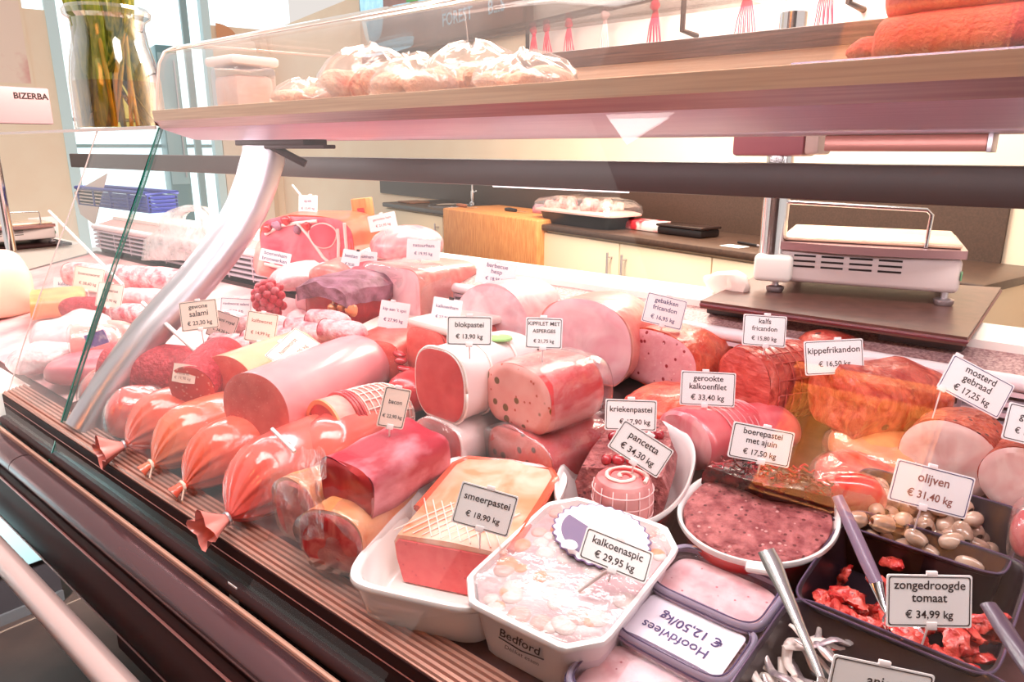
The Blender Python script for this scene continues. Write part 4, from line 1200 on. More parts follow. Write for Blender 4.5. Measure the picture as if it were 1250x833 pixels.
# --- cooked hams at the back
A = W(478, 362, 1.10)
r = log_item('square_ham', 'large square cooked ham in clear film behind the dark roast', 'ham', A, 1, .21, .205, .145, M['ham_pink'], M['ham_face'], n=6, flat=.97, amp=.002, prof=BOXY)
mb = MB(); mb.loft(log_rings(A + Vector((0, -.006, 0)), 1, .1, sec(.215, .152, 6, .97), [(0, .9), (.03, 1), (.5, 1.0), (1, 1)], 0, .0, .1), True, False); mb.disp(.003, 30); obj('plastic_wrap', mb, M['film'], r, sharp=180)
A = W(600, 400, 1.10)
log_item('barbecue_ham', 'whitish rounded cooked ham dome in the middle of the back row', 'ham', A, -6, .20, .195, .18, M['ham_white'], M['ham_white'], n=2.2, flat=.8, amp=.006, prof=ROUND, face_amp=.004)
A = W(712, 420, 1.09)
r = log_item('cooked_ham', 'pale pink sliced cooked ham with marbled face right of the whitish ham', 'ham', A, -4, .17, .205, .175, M['ham_pink'], M['ham_face'], n=2.3, flat=.82, amp=.005, face_amp=.003, seed=11)
p = W(735, 476, 1.10)
mb = MB(); mb.box((p.x - .12, 1.03, deckz(1.06) + .004), (p.x + .10, 1.17, deckz(1.17) + .004), None, .003)
for v in mb.v: v.z += DSL * (v.y - 1.10)
obj('black_plate', mb, M['black'], label='black plate under the pale pink sliced cooked ham', cat='plate')

# --- raw ham with rind
A = W(374, 300, 1.18)
r = log_item('raw_ham', 'big raw ham with white fat bands and orange rind at the back left', 'ham', A, -30, .24, .285, .165, M['rind'], M['raw_face'], n=3.6, flat=.9, amp=.006, prof=BOXY, face_amp=.004, seed=6)
a_, s_, u_ = frame_of(-30)
def onface(cx, cy, pts, mat, nm, th=.006, closed=True):
    mb = MB(); off = -.0085
    ring = [A + a_ * off + s_ * x + u_ * y for x, y in pts]
    if closed:
        c = sum(ring, Vector()) / len(ring)
        mb.loft([[p + a_ * .006 for p in ring], ring, [c + (p - c) * .5 - a_ * .001 for p in ring], [c + (p - c) * .05 - a_ * .0012 for p in ring]], False, True)
    else:
        mb.tube(ring, th, 8, flat=1)
    return obj(nm, mb, mat, r)
el = lambda cx, cy, a, b, k=28: [(cx + a * math.cos(2 * PI * i / k) * (1 + .08 * math.sin(3 * 2 * PI * i / k)), cy + b * math.sin(2 * PI * i / k)) for i in range(k)]
onface(0, 0, el(.055, .030, .042, .036), M['fat'], 'fat_ring')
A0 = A; A = A - a_ * .0016
onface(0, 0, el(.055, .030, .039, .033), M['raw_dark'], 'muscle_eye')
A = A0
for pts in ([(-.13, -.055), (-.06, -.068), (.02, -.070), (.10, -.068), (.125, -.05)], [(-.02, .062), (.01, .03), (.05, -.03), (.085, -.062)], [(.118, -.06), (.122, 0), (.12, .066)], [(.095, -.045), (.10, .01), (.10, .05)], [(-.125, -.02), (-.112, -.045), (-.10, -.062)], [(-.12, .03), (-.07, .055), (-.02, .064), (.04, .07)]):
    mb = MB(); mb.tube([A - a_ * .0055 + s_ * x + u_ * y for x, y in pts], .0046, 8); obj('fat_band', mb, M['fat'], r)
for i in range(5):
    mb = MB(); mb.ball(A - a_ * .004 + s_ * (-.115 + .03 * i) + u_ * (.045 + .012 * (i % 3)), .02, 8, sc=(1, .5, .7), amp=.5, ns=40); obj('dried_edge', mb, M['roast_dark'] if i % 2 == 0 else M['crust'], r)
log_item('pink_ham', 'pink rounded ham right behind the raw ham, under its own card', 'ham', W(464, 302, 1.26), 0, .2, .185, .10, M['turkey_face'], None, n=2.2, flat=.7, prof=WHOLE, amp=.006)
log_item('pale_ham', 'pale pink ham left of the raw ham, partly behind the curved post', 'ham', W(312, 318, 1.12), 10, .22, .17, .13, M['ham_pink'], None, n=2.3, flat=.85, prof=WHOLE, amp=.015, seed=3)
log_item('pale_ham', 'veined pink ham piece below the blue lettered card', 'ham', W(330, 340, 1.02), 20, .16, .17, .07, M['ham_pale'], None, n=2.3, flat=.85, prof=WHOLE, amp=.015, seed=8)
log_item('pale_ham', 'pink ham end with reddish tip under the raw ham', 'ham', W(380, 334, 1.06), 60, .20, .12, .07, M['ham_pink'], None, n=2.3, flat=.85, prof=WHOLE, amp=.015, seed=12)
log_item('pale_ham', 'streaky pink ham half wrapped, behind the dark crusted roast', 'ham', W(420, 345, 1.06), 30, .16, .17, .075, M['raw_face'], None, n=2.3, flat=.85, prof=WHOLE, amp=.015, seed=15)
log_item('pale_ham', 'veined pink meat right of the red knobbly sausage', 'ham', W(360, 365, .96), 30, .15, .10, .065, M['ham_face'], None, n=2.3, flat=.85, prof=WHOLE, amp=.015, seed=18)
log_item('pale_ham', 'rounded pink meat left of the dark crusted roast', 'ham', W(352, 402, .90), 5, .16, .15, .07, M['ham_pale'], None, n=2.3, flat=.85, prof=WHOLE, amp=.015, seed=21)

# --- dark roast with crust
A = W(400, 380, .95)
r = log_item('crusted_roast', 'dark red roast beef with ashen crust and white string', 'roast', A, -8, .15, .135, .135, M['roast_dark'], M['roast_dark'], n=3, flat=.9, amp=.008, ns=12, prof=BOXY, seed=4)
a_, s_, u_ = frame_of(-8)
mb = MB()
rg = []
for i in range(11):
    f = i / 10
    rg.append([A + a_ * (-.02 + .185 * f) + s_ * x + u_ * (.040 + .036 * math.sqrt(max(0, 1 - (x / .085) ** 2)) * (1 if 0 < i < 10 else .75)) for x in [-.08 + .16 * k / 16 for k in range(17)]] + [A + a_ * (-.018 + .183 * f) + s_ * x + u_ * (.010 + .036 * math.sqrt(max(0, 1 - (x / .085) ** 2)) * .7) for x in [.08 - .16 * k / 16 for k in range(17)]])
mb.loft(rg); mb.disp(.010, 22, 2); obj('crust', mb, M['crust'], r)
mb = MB(); mb.tube([A - a_ * .008 + s_ * .03 + u_ * .03, A - a_ * .012 + s_ * .015 - u_ * .02, A - a_ * .01 + s_ * .0 - u_ * .06], .003, 6); mb.tube([A - a_ * .013 + s_ * .0 - u_ * .015, A - a_ * .012 + s_ * .05 - u_ * .026, A + a_ * .01 + s_ * .10 - u_ * .03], .004, 6); obj('string', mb, M['cord'], r)
for i in range(3):
    mb = MB(); mb.ball(A - a_ * .004 + s_ * (.02 + .03 * i) + u_ * (.012 + .006 * (i % 2)), .012, 7, amp=.5, ns=60); obj('pepper_edge', mb, M['fat_rim'], r)

# --- meat loaves and roasts at the back right
A = W(800, 441, 1.115)
log_item('baked_meatloaf', 'baked meatloaf with pale speckled face and orange crust', 'meatloaf', A, 12, .155, .185, .112, M['fric_crust'], M['fric_face'], n=2.4, flat=.86, amp=.004, ns=24, face_amp=.001)
log_item('baked_meatloaf', 'browned meatloaf lying behind the turkey fillet card', 'meatloaf', W(782, 512, .985), 10, .17, .145, .075, M['fric_crust'], None, n=2.4, flat=.86, prof=WHOLE, amp=.006, ns=24, seed=5)
A = W(908, 470, 1.08)
r = log_item('veal_roast', 'rounded brown veal roast tied with fine net at the back', 'roast', A, 28, .17, .125, .12, M['roast'], M['roast_face'], n=2.3, flat=.85, amp=.006, ns=20, prof=ROUND, face_amp=.006)
cords(r, A, 28, .17, .125, .12, 2.3, .85, [.08 + .085 * k for k in range(10)], M['roast_face'], .0012, long=16, lift=.003)
A = W(1020, 489, 1.06)
r = log_item('chicken_roast', 'low brown chicken roast under its card at back right', 'roast', A, 35, .18, .125, .105, M['roast'], M['roast'], n=2.4, flat=.85, amp=.008, ns=18, prof=ROUND, seed=7, face_amp=.006)
log_item('chicken_roast', 'reddish roast half hidden between veal roast and the chicken roast', 'roast', W(985, 440, 1.17), 20, .12, .11, .085, M['roast'], None, n=2.4, flat=.85, amp=.008, prof=WHOLE, seed=9)
A = W(1156, 562, 1.03)
r = log_item('rolled_pork', 'rolled pork with pale swirled face and mustard crust under tilted card', 'roast', A, 4, .115, .118, .108, M['pork_crust'], M['pork_face'], n=2.1, flat=.97, amp=.003, ns=40, face_amp=.002)
a_, s_, u_ = frame_of(4)
mb = MB(); mb.tube([A - a_ * .0075 + s_ * (.036 * math.cos(q) * (1 - q / 9) + .004) + u_ * (.030 * math.sin(q) * (1 - q / 9)) for q in [k * .3 for k in range(20)]], .0015, 5); obj('lean_swirl', mb, M['net_face'], r)
mb = MB()
for k in range(3): mb.ball(A - a_ * .006 + s_ * (-.004 + .012 * k) + u_ * (.022 - .004 * k), .007, 7, sc=(1.5, .4, .6), amp=.4, ns=60)
obj('dark_filling', mb, M['roast_dark'], r)
A = W(1248, 588, 1.0)
log_item('rolled_pork', 'second rolled pork roast cut off by the right edge of the photo', 'roast', A, 4, .10, .092, .085, M['pork_crust'], M['pork_face'], n=2.1, flat=.97, amp=.003, ns=40)
log_item('rolled_pork', 'browned roast behind the second rolled pork at the right edge', 'roast', W(1262, 548, 1.12), 0, .08, .07, .06, M['pork_crust'], M['pork_face'], n=2.1, flat=.97, amp=.003, ns=40)
# --- smoked turkey
A = W(858, 535, .945)
r = log_item('smoked_turkey', 'smooth pink smoked turkey breast with pale cut end', 'turkey', W(835, 537, .92), 20, .15, .115, .085, M['turkey'], M['turkey_face'], n=2.1, flat=.9, amp=.006, prof=[(0, .92), (.06, 1)] + ROUND[1:], seed=2)
cords(r, W(835, 537, .92), 20, .15, .115, .085, 2.1, .9, [.3 + .07 * k for k in range(9)], M['turkey_face'], .0012, long=0, lift=.002)
log_item('smoked_turkey', 'red smoked turkey piece lying right behind the smooth pink one', 'turkey', W(888, 528, .99), 30, .12, .09, .075, M['turkey'], None, n=2.2, flat=.9, prof=WHOLE, amp=.005)
# packed red meat behind the olives
A = W(1005, 585, .985)
log_item('packed_meat', 'film wrapped dark red meat left behind the olive tray', 'packed meat', A, 35, .12, .11, .05, M['red_pack'], None, n=2.6, flat=.9, prof=WHOLE, amp=.008, film=True, seed=31)
log_item('packed_meat', 'film wrapped yellowish roast behind the olive tray card', 'packed meat', W(1040, 560, 1.03), 25, .13, .15, .055, M['fat_rim'], None, n=2.6, flat=.9, prof=WHOLE, amp=.008, film=True, seed=33)
log_item('packed_meat', 'red film wrapped meat at the right edge beside the black trays', 'packed meat', W(1258, 665, .86), 10, .13, .06, .07, M['red_pack'], None, n=2.6, flat=.9, prof=WHOLE, amp=.008, film=True, seed=37)

# ================================================================ salamis and sausages at the left
log_item('red_salami', 'thick red salami lying lengthwise left of the cream mortadella', 'salami', W(142, 452, .60), 58, .24, .13, .125, M['salami'], M['salami_face'], n=2.1, flat=.97, amp=.002, prof=ROUND)
r = log_item('red_salami', 'red salami stub with paper label, in front of cream mortadella', 'salami', W(234, 474, .58), -35, .17, .088, .09, M['salami'], M['salami_face'], n=2.1, flat=.97, amp=.002, prof=ROUND, pitch=12)
p = W(224, 456, .568)
mb = MB(); e1, e2_ = (RT * math.cos(R_(-8)) + UPV * math.sin(R_(-8))), (UPV * math.cos(R_(-8)) - RT * math.sin(R_(-8)))
mb.loft([[p + e1 * x + e2_ * y + FWD * (.003 * abs(x) / .02) + FWD * o for x, y in ((-.021, -.017), (0, -.018), (.021, -.017), (.021, .016), (0, .017), (-.021, .016))] for o in (0, .0006)])
lb = obj('paper_label', mb, M['cardcream'], r)
mb = MB()
for k in range(3): put_text(mb, ('salami', 'naturel', '€ 19,90 kg')[k], p - FWD * .001 + e2_ * (.009 - .009 * k), e1, e2_, .03, .0055, .01)
obj('lettering', mb, M['inkred'], lb)
log_item('red_salami', 'red salami behind the plain salami card', 'salami', W(268, 425, .86), 70, .20, .085, .08, M['salami'], None, n=2.1, flat=.97, amp=.002, prof=WHOLE)
r = log_item('dark_sausage', 'short dark vacuum packed sausage lying below the red salamis', 'sausage', W(172, 482, .60), 58, .15, .055, .05, M['salami_dark'], None, n=2.1, flat=.97, prof=WHOLE, amp=.003, film=True)
log_item('floured_sausage', 'long white floured sausage in front of the white carrier bag', 'sausage', W(86, 334, .95), 66, .62, .085, .085, M['white_mould'], M['salami_face'], n=2.05, flat=1, prof=ROUND, amp=.004)
log_item('floured_sausage', 'pink streaked dry sausage below the long white floured one', 'sausage', W(140, 360, .98), 70, .34, .07, .065, M['ham_pale'], None, n=2.05, flat=1, prof=WHOLE, amp=.005)
log_item('floured_sausage', 'pale dry sausage end right in front of the curved post', 'sausage', W(130, 378, .92), 74, .34, .07, .065, M['white_mould'], None, n=2.05, flat=1, prof=WHOLE, amp=.005, seed=9)
log_item('farmer_sausage', 'rough red farmer sausage below its card behind the glass joint', 'sausage', W(70, 375, .86), 62, .26, .085, .085, M['salami'], None, n=2.05, flat=1, prof=WHOLE, amp=.006, ns=30)
log_item('farmer_sausage', 'thin pink farmer sausage below the rough red one', 'sausage', W(86, 398, .80), 62, .24, .06, .055, M['ham_pink'], None, n=2.05, flat=1, prof=WHOLE, amp=.004, seed=6)
log_item('veal_sausage', 'smooth pale pink sausage standing left of the glass joint', 'sausage', W(92, 424, .66), 30, .12, .105, .115, M['ham_pink'], M['ham_pale'], n=2.1, flat=.96, amp=.002, prof=ROUND, film=True)
log_item('packed_meat', 'orange red meat in clear film near the front ledge left', 'packed meat', W(96, 478, .50), 20, .14, .095, .085, M['red_pack'], None, n=2.5, flat=.9, prof=WHOLE, amp=.010, film=True, seed=41)
log_item('packed_meat', 'second film wrapped orange meat just left of the coral sausage', 'packed meat', W(128, 510, .492), 10, .12, .085, .09, M['liver_skin3'], None, n=2.5, flat=.9, prof=WHOLE, amp=.010, film=True, seed=44)
log_item('packed_meat', 'dark packed sausage with violet label behind the glass joint', 'packed meat', W(112, 440, .66), 40, .16, .07, .05, M['salami_dark'], None, n=2.5, flat=.9, prof=WHOLE, amp=.006, film=True, seed=47)
p = W(118, 414, .605)
mb = MB(); mb.box((-.024, -.001, -.016), (.024, .001, .016), Matrix.Translation(p) @ Matrix.Rotation(R_(45), 4, 'Z') @ Matrix.Rotation(R_(-18), 4, 'Y'))
obj('violet_label', mb, pmat('violet_print', rgb(128, 92, 176), .35, col2=rgb(230, 210, 225), scale=30, lo=.5, hi=.6), label='violet printed label on the dark packed sausage', cat='label')
# knobbly red cluster
r = thing('knobbly_sausage', 'red knobbly berry shaped sausage in the middle of the pink meats', 'sausage', W(332, 382, .94))
c = W(331, 364, .95)
k = 0
for i in range(60):
    # evenly spread knobs over the near half of a ball
    zz = 1 - 2 * (i + .5) / 60; q = i * 2.39996
    d = Vector((math.sqrt(1 - zz * zz) * math.cos(q), math.sqrt(1 - zz * zz) * math.sin(q), zz))
    if d.y > .35: continue
    mb = MB(); mb.ball(c + Vector((d.x * .038, d.y * .038, d.z * .040)), .0115, 7)
    obj('knob', mb, M['garlic'], r)
# little dry sausage links
base = None
for i, (px, py, Y, yw) in enumerate([(262, 428, .80, 70), (283, 430, .80, 80), (300, 424, .82, 60), (318, 428, .82, 95), (338, 420, .84, 75), (352, 410, .86, 50), (368, 414, .86, 85), (380, 400, .88, 70), (318, 402, .88, 80), (290, 405, .87, 65), (272, 398, .90, 85), (396, 412, .86, 70)]):
    P = W(px, py - 10, Y)
    lab = ['pale link nearest the red salami', 'second pale link from the red salami', 'pale link under the royal salami card', 'pale link above the cream mortadella', 'link right below the veal sausage card', 'link left of the diamond shaped card', 'link behind the diamond shaped card', 'upper link left of the dark roast', 'link partly behind the veal sausage card', 'link partly behind the royal salami card', 'link behind the plain salami card', 'link nearest the fat topped pate'][i]
    log_item('dry_sausage_link', 'small floured red ' + lab, 'sausage', P, yw, .10, .050, .046, M['white_mould'], M['salami'], n=2.05, flat=1, prof=ROUND, amp=.003, group='small dry sausage links', seed=i)
# pale big loaf at far left
log_item('boiled_ham', 'big pale peach boiled ham standing at the far left', 'ham', W(-30, 350, 1.0), 5, .25, .25, .36, M['peachloaf'], M['peachloaf'], n=2.4, flat=.95, amp=.003)
log_item('boiled_ham', 'orange salmon coloured ham block below the peach boiled ham', 'ham', W(40, 372, .98), 20, .2, .30, .10, M['fat_rim'], None, n=4, flat=.95, prof=BOXY, amp=.004)
log_item('white_ham', 'white fatty ham slab in the left corner of the case', 'ham', W(45, 405, .80), 40, .25, .30, .10, M['ham_white'], None, n=3, flat=.9, prof=WHOLE, amp=.02)
log_item('pale_ham', 'pale pink netted meat at the left edge of the photo', 'ham', W(12, 440, .66), 30, .2, .20, .09, M['ham_pale'], None, n=3, flat=.9, prof=WHOLE, amp=.015, seed=51)
log_item('pale_ham', 'pink meat heap near the left end of the grooved ledge', 'ham', W(55, 452, .56), 30, .2, .16, .07, M['raw_face'], None, n=3, flat=.9, prof=WHOLE, amp=.010, seed=53)
# ================================================================ dishes, tubs and trays
def rr_pts(a, b, n, k=64): return [(a * math.copysign(abs(math.cos(t)) ** (2 / n), math.cos(t)), b * math.copysign(abs(math.sin(t)) ** (2 / n), math.sin(t))) for t in [2 * PI * i / k for i in range(k)]]


def vessel_rings(c, pts, spec, yaw, slope=DSL):
    """spec: (scale, height above the base); the vessel leans with the deck"""
    cy_, sy_ = math.cos(R_(yaw)), math.sin(R_(yaw))
    out = []
    for sc, z in spec:
        rg = []
        for x, y in pts:
            X, Y = x * sc, y * sc
            wx, wy = X * cy_ - Y * sy_, X * sy_ + Y * cy_
            rg.append(Vector((c[0] + wx, c[1] + wy, c[2] + z + slope * wy)))
        out.append(rg)
    return out


def vloc(c, yaw, x, y, z, slope=DSL):
    cy_, sy_ = math.cos(R_(yaw)), math.sin(R_(yaw))
    wx, wy = x * cy_ - y * sy_, x * sy_ + y * cy_
    return Vector((c[0] + wx, c[1] + wy, c[2] + z + slope * wy))


# --- white dish of spreadable pate
c = (-.590, .604, deckz(.604) + .001); yw = 17.0
r = thing('serving_dish', 'white rectangular ceramic dish holding orange topped spreading pate', 'dish', c)
pts = rr_pts(.103, .142, 6)
mb = MB(); mb.loft(vessel_rings(c, pts, [(.85, 0), (.89, .006), (.95, .045), (.955, .056), (1.0, .058), (1.01, .062), (1.0, .066), (.94, .064), (.91, .058), (.82, .012), (.76, .007)], yw))
obj('dish_body', mb, M['ceramic'], r, sharp=60)
r2 = thing('spreading_pate', 'pink spreading pate with scored orange top in the white rectangular dish', 'pate', vloc(c, yw, 0, .05, .008))
mb = MB()
prf = []
for y, sc in ((-.058, 1.0), (.02, 1.0), (.10, 1.0), (.118, .97), (.126, .9)):
    prf.append([vloc(c, yw, x * .92 + .006, y, z) for x, z in [(-.074 * sc, .009), (-.083 * sc, .040), (-.086 * sc, .064), (-.080 * sc, .074), (0, .077), (.080 * sc, .074), (.086 * sc, .064), (.083 * sc, .040), (.074 * sc, .009)]])
mb.loft(prf); obj('baked_top', mb, M['smeer_top'], r2, sharp=50)
mb = MB(); mb.loft([[vloc(c, yw, x * .92 + .006, -.0585, z) for x, z in [(-.073, .009), (-.082, .040), (-.084, .062), (-.078, .069), (.078, .069), (.084, .062), (.082, .040), (.073, .009)]], [vloc(c, yw, x * .92 + .006, -.060, z) for x, z in [(-.072, .0095), (-.081, .040), (-.083, .061), (-.077, .068), (.077, .068), (.083, .061), (.081, .040), (.072, .0095)]]])
obj('cut_face', mb, M['smeer_face'], r2)
mb = MB()
for k in range(12):
    for sgn in (1, -1):
        x0 = -.075 + k * .0135
        p0, p1 = (x0, -.054), (x0 + sgn * .05, .015)
        if not (-.08 < p1[0] < .08): continue
        mb.tube([vloc(c, yw, p0[0], p0[1], .0765), vloc(c, yw, (p0[0] + p1[0]) / 2, (p0[1] + p1[1]) / 2, .0775), vloc(c, yw, p1[0], p1[1], .0768)], .0009, 5)
obj('score_marks', mb, M['fat'], r2)
mb = MB()
pp = [vloc(c, yw, x * .92 + .006, y, .071) for x, y in [(.084, -.05), (.086, .05), (.085, .105), (.07, .124), (0, .128), (-.07, .124), (-.085, .105), (-.086, .0)]]
mb.tube(pp, .006, 8); obj('jelly_edge', mb, pmat('red_jelly', rgb(224, 96, 70), .15, coat=.6), r2)

# --- octagonal tub of aspic
c = (-.418, .600, deckz(.600) + .001); yw = 2.0
r = thing('octagonal_tub', 'white eight sided plastic tub of turkey aspic with black lettering', 'tub', c)
a, b, ch = .092, .108, .030
oct_ = [(-a, -b + ch), (-a + ch, -b), (a - ch, -b), (a, -b + ch), (a, b - ch), (a - ch, b), (-a + ch, b), (-a, b - ch)]
def octk(f=1): 
    out = []
    for i in range(8):
        p, q = Vector(oct_[i]), Vector(oct_[(i + 1) % 8])
        for t in (.06, .5, .94): out.append(tuple(p.lerp(q, t) * f))
    return out
mb = MB(); mb.loft(vessel_rings(c, octk(), [(.80, 0), (.82, .004), (.93, .066), (.94, .068), (1.0, .070), (1.008, .073), (1.0, .0765), (.945, .0765), (.93, .070), (.80, .006)], yw))
obj('tub_body', mb, M['whiteplastic'], r, sharp=35)
mb = MB()
p0 = vloc(c, yw, 0, -b * .885, .044)
ex = (vloc(c, yw, 1, 0, 0) - vloc(c, yw, 0, 0, 0)).normalized()
ey = Vector((0, -.16, 1)).normalized()
nn = ex.cross(ey)
p0 = p0 + nn * .0022
put_text(mb, 'Bedford', p0 + ey * .004, ex, ey, .056, .018, .012, .25)
put_text(mb, 'Délikat essen', p0 - ey * .014, ex, ey, .046, .0065, .0, .3)
mb.tube([p0 + ex * (-.030) + ey * (-.005), p0 + ex * 0 + ey * -.0085, p0 + ex * .030 + ey * -.004], .0007, 5)
obj('lettering', mb, M['ink'], r)
r2 = thing('aspic', 'cloudy aspic of pale vegetable balls filling the eight sided tub', 'aspic', vloc(c, yw, 0, 0, .012))
mb = MB(); mb.loft(vessel_rings(c, octk(), [(.80, .0065), (.915, .066), (.90, .0705), (.6, .072), (.2, .0725)], yw)); mb.disp(.0012, 40)
obj('jelly', mb, M['aspic'], r2, sharp=60)
vm = [pmat('pale_ball', rgb(224, 198, 194), .3, coat=.5), pmat('carrot_ball', rgb(232, 140, 92), .3, coat=.5), pmat('rose_ball', rgb(216, 158, 148), .3, coat=.5)]
for i in range(64):
    x, y = rnd.uniform(-.078, .078), rnd.uniform(-.094, .094)
    if abs(x) + abs(y) > .145: continue
    mb = MB(); p = vloc(c, yw, x, y, .070); mb.ball(p, rnd.uniform(.009, .014), 8, sc=(1, 1, .45)); obj('vegetable_ball', mb, vm[(0, 0, 0, 2, 1)[i % 5]], r2)
mb = MB(); mb.loft(vessel_rings(c, octk(), [(.94, .0765), (.9, .0778), (.5, .0782), (.05, .0782)], yw), False, True); mb.disp(.0012, 30)
obj('frosted_film', mb, glassmat('frosted_film', (1, 1, 1, 1), .06, .6, .15, power=2, haze=.14, haze_col=(1, .97, .97, 1), crumple=.6, hscale=26), r2, sharp=180)
# round paper doily label under the card
pc = vloc(c, yw, .004, .052, .080)
r = thing('round_label', 'scalloped round paper label with purple lower half lying on the aspic', 'label', pc)
def disc(rad, z, k=96, scal=0.0, ry=.74, t0=0, t1=2 * PI):
    return [vloc((pc.x, pc.y, pc.z), -14, (rad * (1 + scal * math.cos(28 * q))) * math.cos(q), ry * (rad * (1 + scal * math.cos(28 * q))) * math.sin(q), z) for q in [t0 + (t1 - t0) * i / k for i in range(k)]]
mb = MB(); mb.loft([disc(.066, .0, 168, .03), disc(.066, .0012, 168, .03)]); obj('paper_edge', mb, pmat('purple_ink', rgb(112, 88, 128), .5), r)
mb = MB(); mb.loft([disc(.0635, .0012, 168, .03), disc(.0635, .0016, 168, .03)]); obj('paper_face', mb, M['card'], r)
mb = MB(); mb.loft([disc(.054, .0017, 60, 0, .74, PI * 1.02, PI * 2.02), disc(.054, .0021, 60, 0, .74, PI * 1.02, PI * 2.02)]); obj('purple_half', mb, pmat('muted_purple', rgb(116, 98, 130), .5), r)
mb = MB(); mb.loft([[p + Vector((-.012, -.044, .0022)) for p in disc(.010, 0, 24)], [p + Vector((-.012, -.044, .0026)) for p in disc(.010, 0, 24)]]); obj('small_seal', mb, M['card'], r)

# --- three small glass boxes of head cheese
def lidded(c, a, b, h, label, note=False):
    yw = -2
    r = thing('glass_box', label, 'box', c, 'small lidded boxes of head cheese')
    pts = rr_pts(a, b, 5, 56)
    mb = MB(); mb.loft(vessel_rings(c, pts, [(.84, 0), (.88, .004), (.97, h - .006), (.985, h - .004), (.94, h - .005), (.85, .007)], yw)); obj('box_wall', mb, M['clear_box'], r, sharp=50)
    mb = MB(); mb.loft(vessel_rings(c, pts, [(.83, .0075), (.925, h - .010), (.88, h - .007), (.4, h - .006), (.1, h - .006)], yw)); mb.disp(.0008, 60)
    obj('head_cheese', mb, M['headcheese'], r)
    mb = MB(); mb.loft(vessel_rings(c, pts, [(1.0, h - .004), (1.02, h), (1.01, h + .006), (.97, h + .008), (.935, h + .006), (.92, h + .0035)], yw), False, False)
    lid = obj('lid_rim', mb, M['lidrim'], r, sharp=50)
    mb = MB(); q_ = vessel_rings(c, pts, [(.915, h + .0062)], yw)[0]; mb.tube(q_ + [q_[0]], .0011, 5); q_ = vessel_rings(c, pts, [(1.022, h + .001)], yw)[0]; mb.tube(q_ + [q_[0]], .0012, 5); obj('seal_line', mb, M['lidline'], lid)
    mb = MB(); mb.loft(vessel_rings(c, pts, [(.92, h + .0035), (.5, h + .0036), (.05, h + .0036)], yw), True, True); obj('lid_pane', mb, M['lidpane'], r)
    if note:
        mb = MB(); mb.loft(vessel_rings(c, rr_pts(a * .82, b * .74, 14, 40), [(1, h + .001), (1, h + .0018)], yw)); nt_ = obj('paper_note', mb, M['card'], r)
        mb = MB()
        ex = -(vloc(c, yw, 1, 0, 0) - vloc(c, yw, 0, 0, 0)).normalized(); ey = -(vloc(c, yw, 0, 1, 0) - vloc(c, yw, 0, 0, 0)).normalized()
        put_text(mb, '€ 12,50/kg', vloc(c, yw, .004, .008, h + .0019) , ex, ey, a * 1.05, .012, .012)
        put_text(mb, 'Hoofdvlees', vloc(c, yw, -.004, -.012, h + .0019), ex, ey, a * 1.1, .012, .006)
        obj('lettering', mb, M['inkblue'], nt_)
    return r


M['headcheese'] = pmat('head_cheese', rgb(226, 170, 166), .45, col2=rgb(242, 206, 200), scale=60, bump=.3, spots=[(rgb(190, 110, 110), 90, .14)])
M['lidpane'] = glassmat('lid_pane', (.97, .95, .98, 1), .02, .4, .15)
M['lidrim'] = pmat('violet_lid_rim', rgb(168, 152, 176), .1, coat=.6)
M['lidline'] = pmat('dark_lid_line', rgb(84, 68, 98), .2)
lidded((-.281, .678, deckz(.678) + .001), .068, .042, .050, 'lidded clear box of pink head cheese, farthest of three beside red terrine')
lidded((-.281, .606, deckz(.606) + .001), .068, .042, .044, 'middle lidded box with an upside down white price note under its lid', True)
lidded((-.281, .530, deckz(.530) + .001), .072, .046, .040, 'lidded clear box of pink head cheese nearest the viewer')

# --- oval white terrine with cherry pate and pancetta
c = (-.472, .800, deckz(.800) + .001); yw = 18
r = thing('oval_terrine', 'deep oval terrine, white inside and red outside, holding cherry pate', 'terrine', c)
pts = rr_pts(.091, .132, 2.3, 72)
mb = MB()
mb.loft(vessel_rings(c, pts, [(.74, 0), (.78, .004), (.96, .062), (.985, .066)], yw), True, False, 0)
mb.loft(vessel_rings(c, pts, [(.985, .066), (1.0, .070), (.985, .074), (.95, .072), (.92, .064), (.76, .012), (.72, .009)], yw), False, True, 1)
obj('terrine_body', mb, [M['redglaze'], M['ceramic']], r, sharp=60)
r2 = thing('cherry_pate', 'coarse dark pate topped with cherries in the oval terrine', 'pate', vloc(c, yw, 0, .03, .01))
mb = MB()
rgs = []
for y in (-.030, .02, .06, .095, .112):
    hw = .066 * math.sqrt(max(.05, 1 - (y / .125) ** 2))
    rgs.append([vloc(c, yw, x, y, z) for x, z in [(-hw * .82, .012), (-hw, .062), (-hw * .85, .082), (0, .086), (hw * .85, .082), (hw, .062), (hw * .82, .012)]])
mb.loft(rgs); mb.disp(.003, 40); obj('pate_body', mb, M['liver_pate'], r2)
M['cherry'] = pmat('dark_cherry', rgb(150, 26, 44), .15, coat=.7, col2=rgb(196, 50, 60), scale=30)
for i in range(16):
    mb = MB(); p = vloc(c, yw, rnd.uniform(-.05, .04), rnd.uniform(-.02, .09), .088); mb.ball(p, rnd.uniform(.006, .009), 8, amp=.2, ns=60); obj('cherry', mb, M['cherry'], r2)
